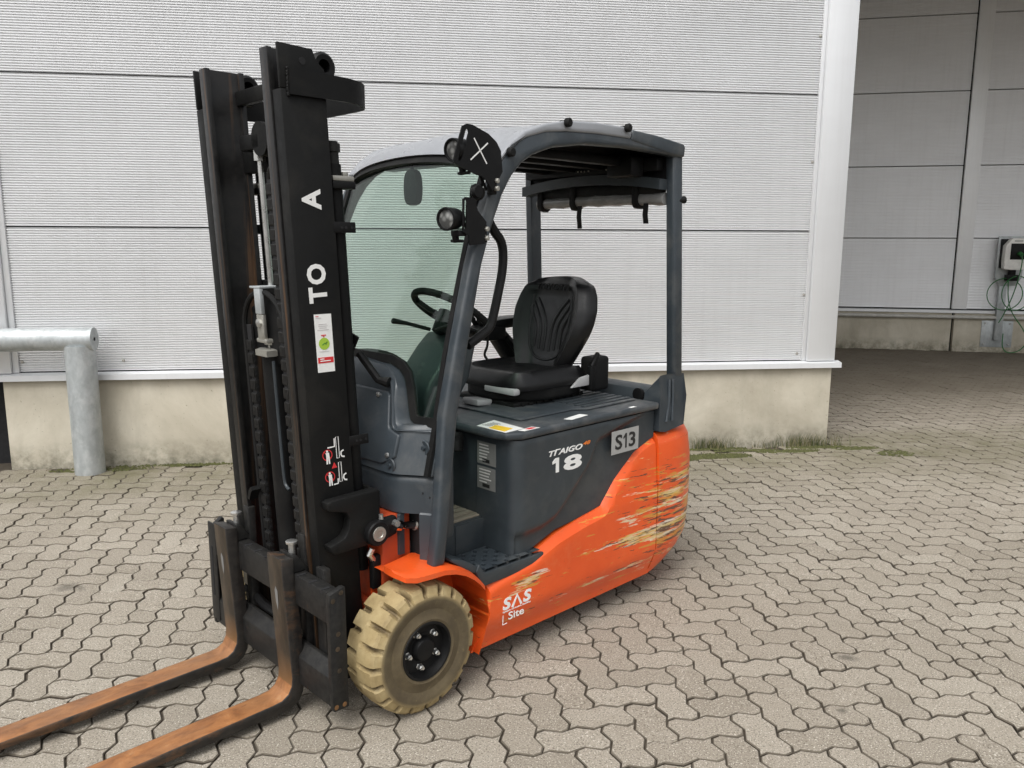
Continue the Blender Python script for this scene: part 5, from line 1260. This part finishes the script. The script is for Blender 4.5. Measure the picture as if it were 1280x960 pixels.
# ---- body lettering, left side only as photographed
def stext(nm, body, x, y, z, w_, h_, m, **kw): return text(nm, body, (x, y, z), (-1, 0, 0), (0, 0, 1), w_, h_, m, fk, **kw)
stext('model_lettering', 'T\u0393AIGO', -.643, .4925, .7775, .195, .0235, 'white', shear=.28, bold=.025)
stext('model_lettering', '48', -.842, .4925, .790, .044, .015, 'orange_print', shear=.28, bold=.02)
bm = NB(); plate(bm, (-.664, .4925, .7085), (-1, 0, 0), (0, 0, 1), [(0, .036), (0, .046), (.016, .058), (.037, .058), (.037, 0), (.0195, 0), (.0195, .040)], .0012); part('model_number', bm, 'white', smooth=0)
stext('model_number', '8', -.728, .4925, .7035, .108, .060, 'white', bold=.035)
bm = NB(); plate(bm, (-1.022, .4921, .7155), (-1, 0, 0), (0, 0, 1), rect(0, .182, 0, .0995), .0008); nl = part('number_plate', bm, 'grey_print', smooth=0)
text('plate_lettering', 'S', (-1.046, .4930, .733), (-1, 0, 0), (0, 0, 1), .046, .064, 'black_print', nl, bold=.02)
text('plate_lettering', '3', (-1.137, .4930, .733), (-1, 0, 0), (0, 0, 1), .044, .064, 'black_print', nl, bold=.02)
bm = NB(); plate(bm, (-1.100, .4930, .7335), (-1, 0, 0), (0, 0, 1), [(0, .040), (0, .048), (.013, .063), (.022, .063), (.022, 0), (.0125, 0), (.0125, .048)], .0012); obj('plate_lettering', bm, 'black_print', nl, smooth=0)
stext('safety_lettering', 'S', -.393, .5022, .235, .044, .047, 'white', bold=.04, shear=.15)
stext('safety_lettering', 'S', -.500, .5022, .235, .044, .047, 'white', bold=.04, shear=.15)
bm = NB(); plate(bm, (-.442, .5022, .235), (-1, 0, 0), (0, 0, 1), ribbon([(0, 0), (.026, .042), (.048, 0)], .011), .0012); part('safety_lettering', bm, 'white', smooth=0)
stext('safety_small_print', 'System of Active Stability', -.393, .5022, .2245, .148, .0075, 'white', bold=.02)
stext('site_lettering', 'Site', -.423, .5012, .190, .082, .030, 'white', bold=.012)
bm = NB(); plate(bm, (-.394, .4985, .178), (-1, 0, 0), (0, 0, 1), ribbon([(.004, .040), (.002, .0), (.024, .001)], .0035), .0012); part('site_lettering', bm, 'white', smooth=0)

# ---- carriage and forks
bm = NB(); box(bm, -.004 + .0, .041, -.41, .43, .394, .500); ub = part('carriage_bar', (lambda b: ([setattr(v.co, 'x', v.co.x + .26) for v in b.verts], b)[1])(bm), 'carriage', bevel=.003)
bm = NB()
for y in [-.35 + q * .075 for q in range(11)]: box(bm, .2995, .3015, y - .006, y + .006, .488, .5005); box(bm, .27, .3013, y - .006, y + .006, .4995, .5012)
obj('bar_notches', bm, 'dark_in', ub, smooth=0)
bm = NB(); prism(bm, [(.256, .108), (.300, .108), (.300, .205), (.270, .243), (.256, .243)], 'y', -.41, .43); part('carriage_bar', bm, 'carriage', bevel=.003)
bm = NB(); prism(bm, [(.245, .098), (.3, .098), (.305, .15), (.305, .46), (.302, .497), (.255, .512), (.245, .51)], 'y', .4302, .452); ep = part('carriage_end', bm, 'carriage', bevel=.003)
for (x, z) in ((.292, .475), (.262, .495), (.277, .36), (.281, .31), (.277, .235), (.292, .113), (.262, .113)):
    bm = NB(); lathe(bm, [(.4515, .0065), (.4528, .0085), (.4535, .006)], (x, 0, z), 'y', 10); obj('bolt_hole', bm, 'wornsteel', ep)
bm = NB(); prism(bm, [(.245, .098), (.3, .098), (.3, .49), (.255, .525), (.245, .52)], 'y', -.435, -.411); box(bm, .295, .303, -.4355, -.372, .12, .515); ep2 = part('carriage_end', bm, 'carriage', bevel=.003)
bm = NB(); box(bm, .3025, .3045, -.414, -.402, .22, .42); obj('end_slot', bm, 'dark_in', ep2, smooth=0)
for y in (-.20, .20):
    bm = NB(); box(bm, .225, .255, y - .02, y + .02, .10, .62); part('carriage_upright', bm, 'carriage', bevel=.004)
bm = NB(); tube(bm, [(.235, -.26, .28), (.235, -.12, .25), (.235, .05, .25)], .018, 10); part('carriage_hose', bm, 'black')
bm = NB(); tube(bm, chaikin([(.24, .30, .41), (.24, .30, .33), (.245, .36, .28), (.245, .36, .22), (.24, .33, .2)], 2, False), .006, 8); part('carriage_hose', bm, 'black')
bm = NB(); box(bm, .235, .25, -.26, -.225, .30, .40); part('carriage_tab', bm, 'zinc', bevel=.003)
bm = NB(); box(bm, .235, .252, -.12, .12, .12, .18); box(bm, .225, .252, .285, .335, .10, .53); part('carriage_upright', bm, 'carriage', bevel=.004)
def fork(y0, y1):
    ft = .0665; bm = NB()
    outer = [(.347, .563), (.345, .50), (.325, .135), (.328, .108), (.342, .083), (.366, .069), (.40, ft - .001), (1.44, .052)]
    inner = [(1.445, .040), (1.44, .035), (.60, .027), (.38, .026), (.33, .031), (.302, .048), (.287, .075), (.281, .11), (.283, .30), (.302, .50), (.302, .555)]
    vs_, fs = prism(bm, outer + inner, 'y', y0, y1)
    n = len(outer) + len(inner)
    # side faces sit after the two caps: load-bearing top in rust, shank front in worn steel
    for i in range(n):
        f = fs[2 + i]
        if 3 <= i <= len(outer) - 1: f.material_index = 1
        elif i < 3: f.material_index = 2
    o = part('fork', bm, ['forkside', 'rust', 'wornsteel'], bevel=.0045, smooth=.45, ang=1.2)
    ym = (y0 + y1) / 2
    bm = NB(); prism(bm, [(.3015, .563), (.285, .56), (.247, .512), (.247, .470), (.258, .470), (.258, .503), (.3015, .503)], 'y', y0 + .006, y1 - .006); obj('fork_hook', bm, 'carriage', o, bevel=.003)
    bm = NB(); prism(bm, [(.281, .107), (.281, .09), (.25, .09), (.245, .13), (.2555, .13), (.256, .107)], 'y', y0 + .01, y1 - .01); obj('fork_hook', bm, 'carriage', o, bevel=.003)
    bm = NB(); tube(bm, [(.283, ym + .005, .55), (.283, ym + .005, .592)], .0115, 14); tube(bm, [(.283, ym + .005, .590), (.283, ym + .005, .592), (.283, ym + .005, .600), (.283, ym + .005, .602)], [.012, .019, .020, .016], 16); obj('locking_pin', bm, 'steel', o)
    bm = NB(); plate(bm, (0, 0, 0), (0, 1, 0), (-.05, 0, 1), [(ym - .012, .40), (ym - .004, .37), (ym + .004, .395), (ym + .006, .44), (ym - .004, .455), (ym - .013, .44)], .0006)
    for v in bm.verts: v.co.x += interp(v.co.z, [(.135, .325), (.50, .345)]) + .05 * v.co.z - (0.0) + .0008
    obj('paint_mark', bm, 'dull_label', o, smooth=0)
fork(.133, .234); fork(-.275, -.175)
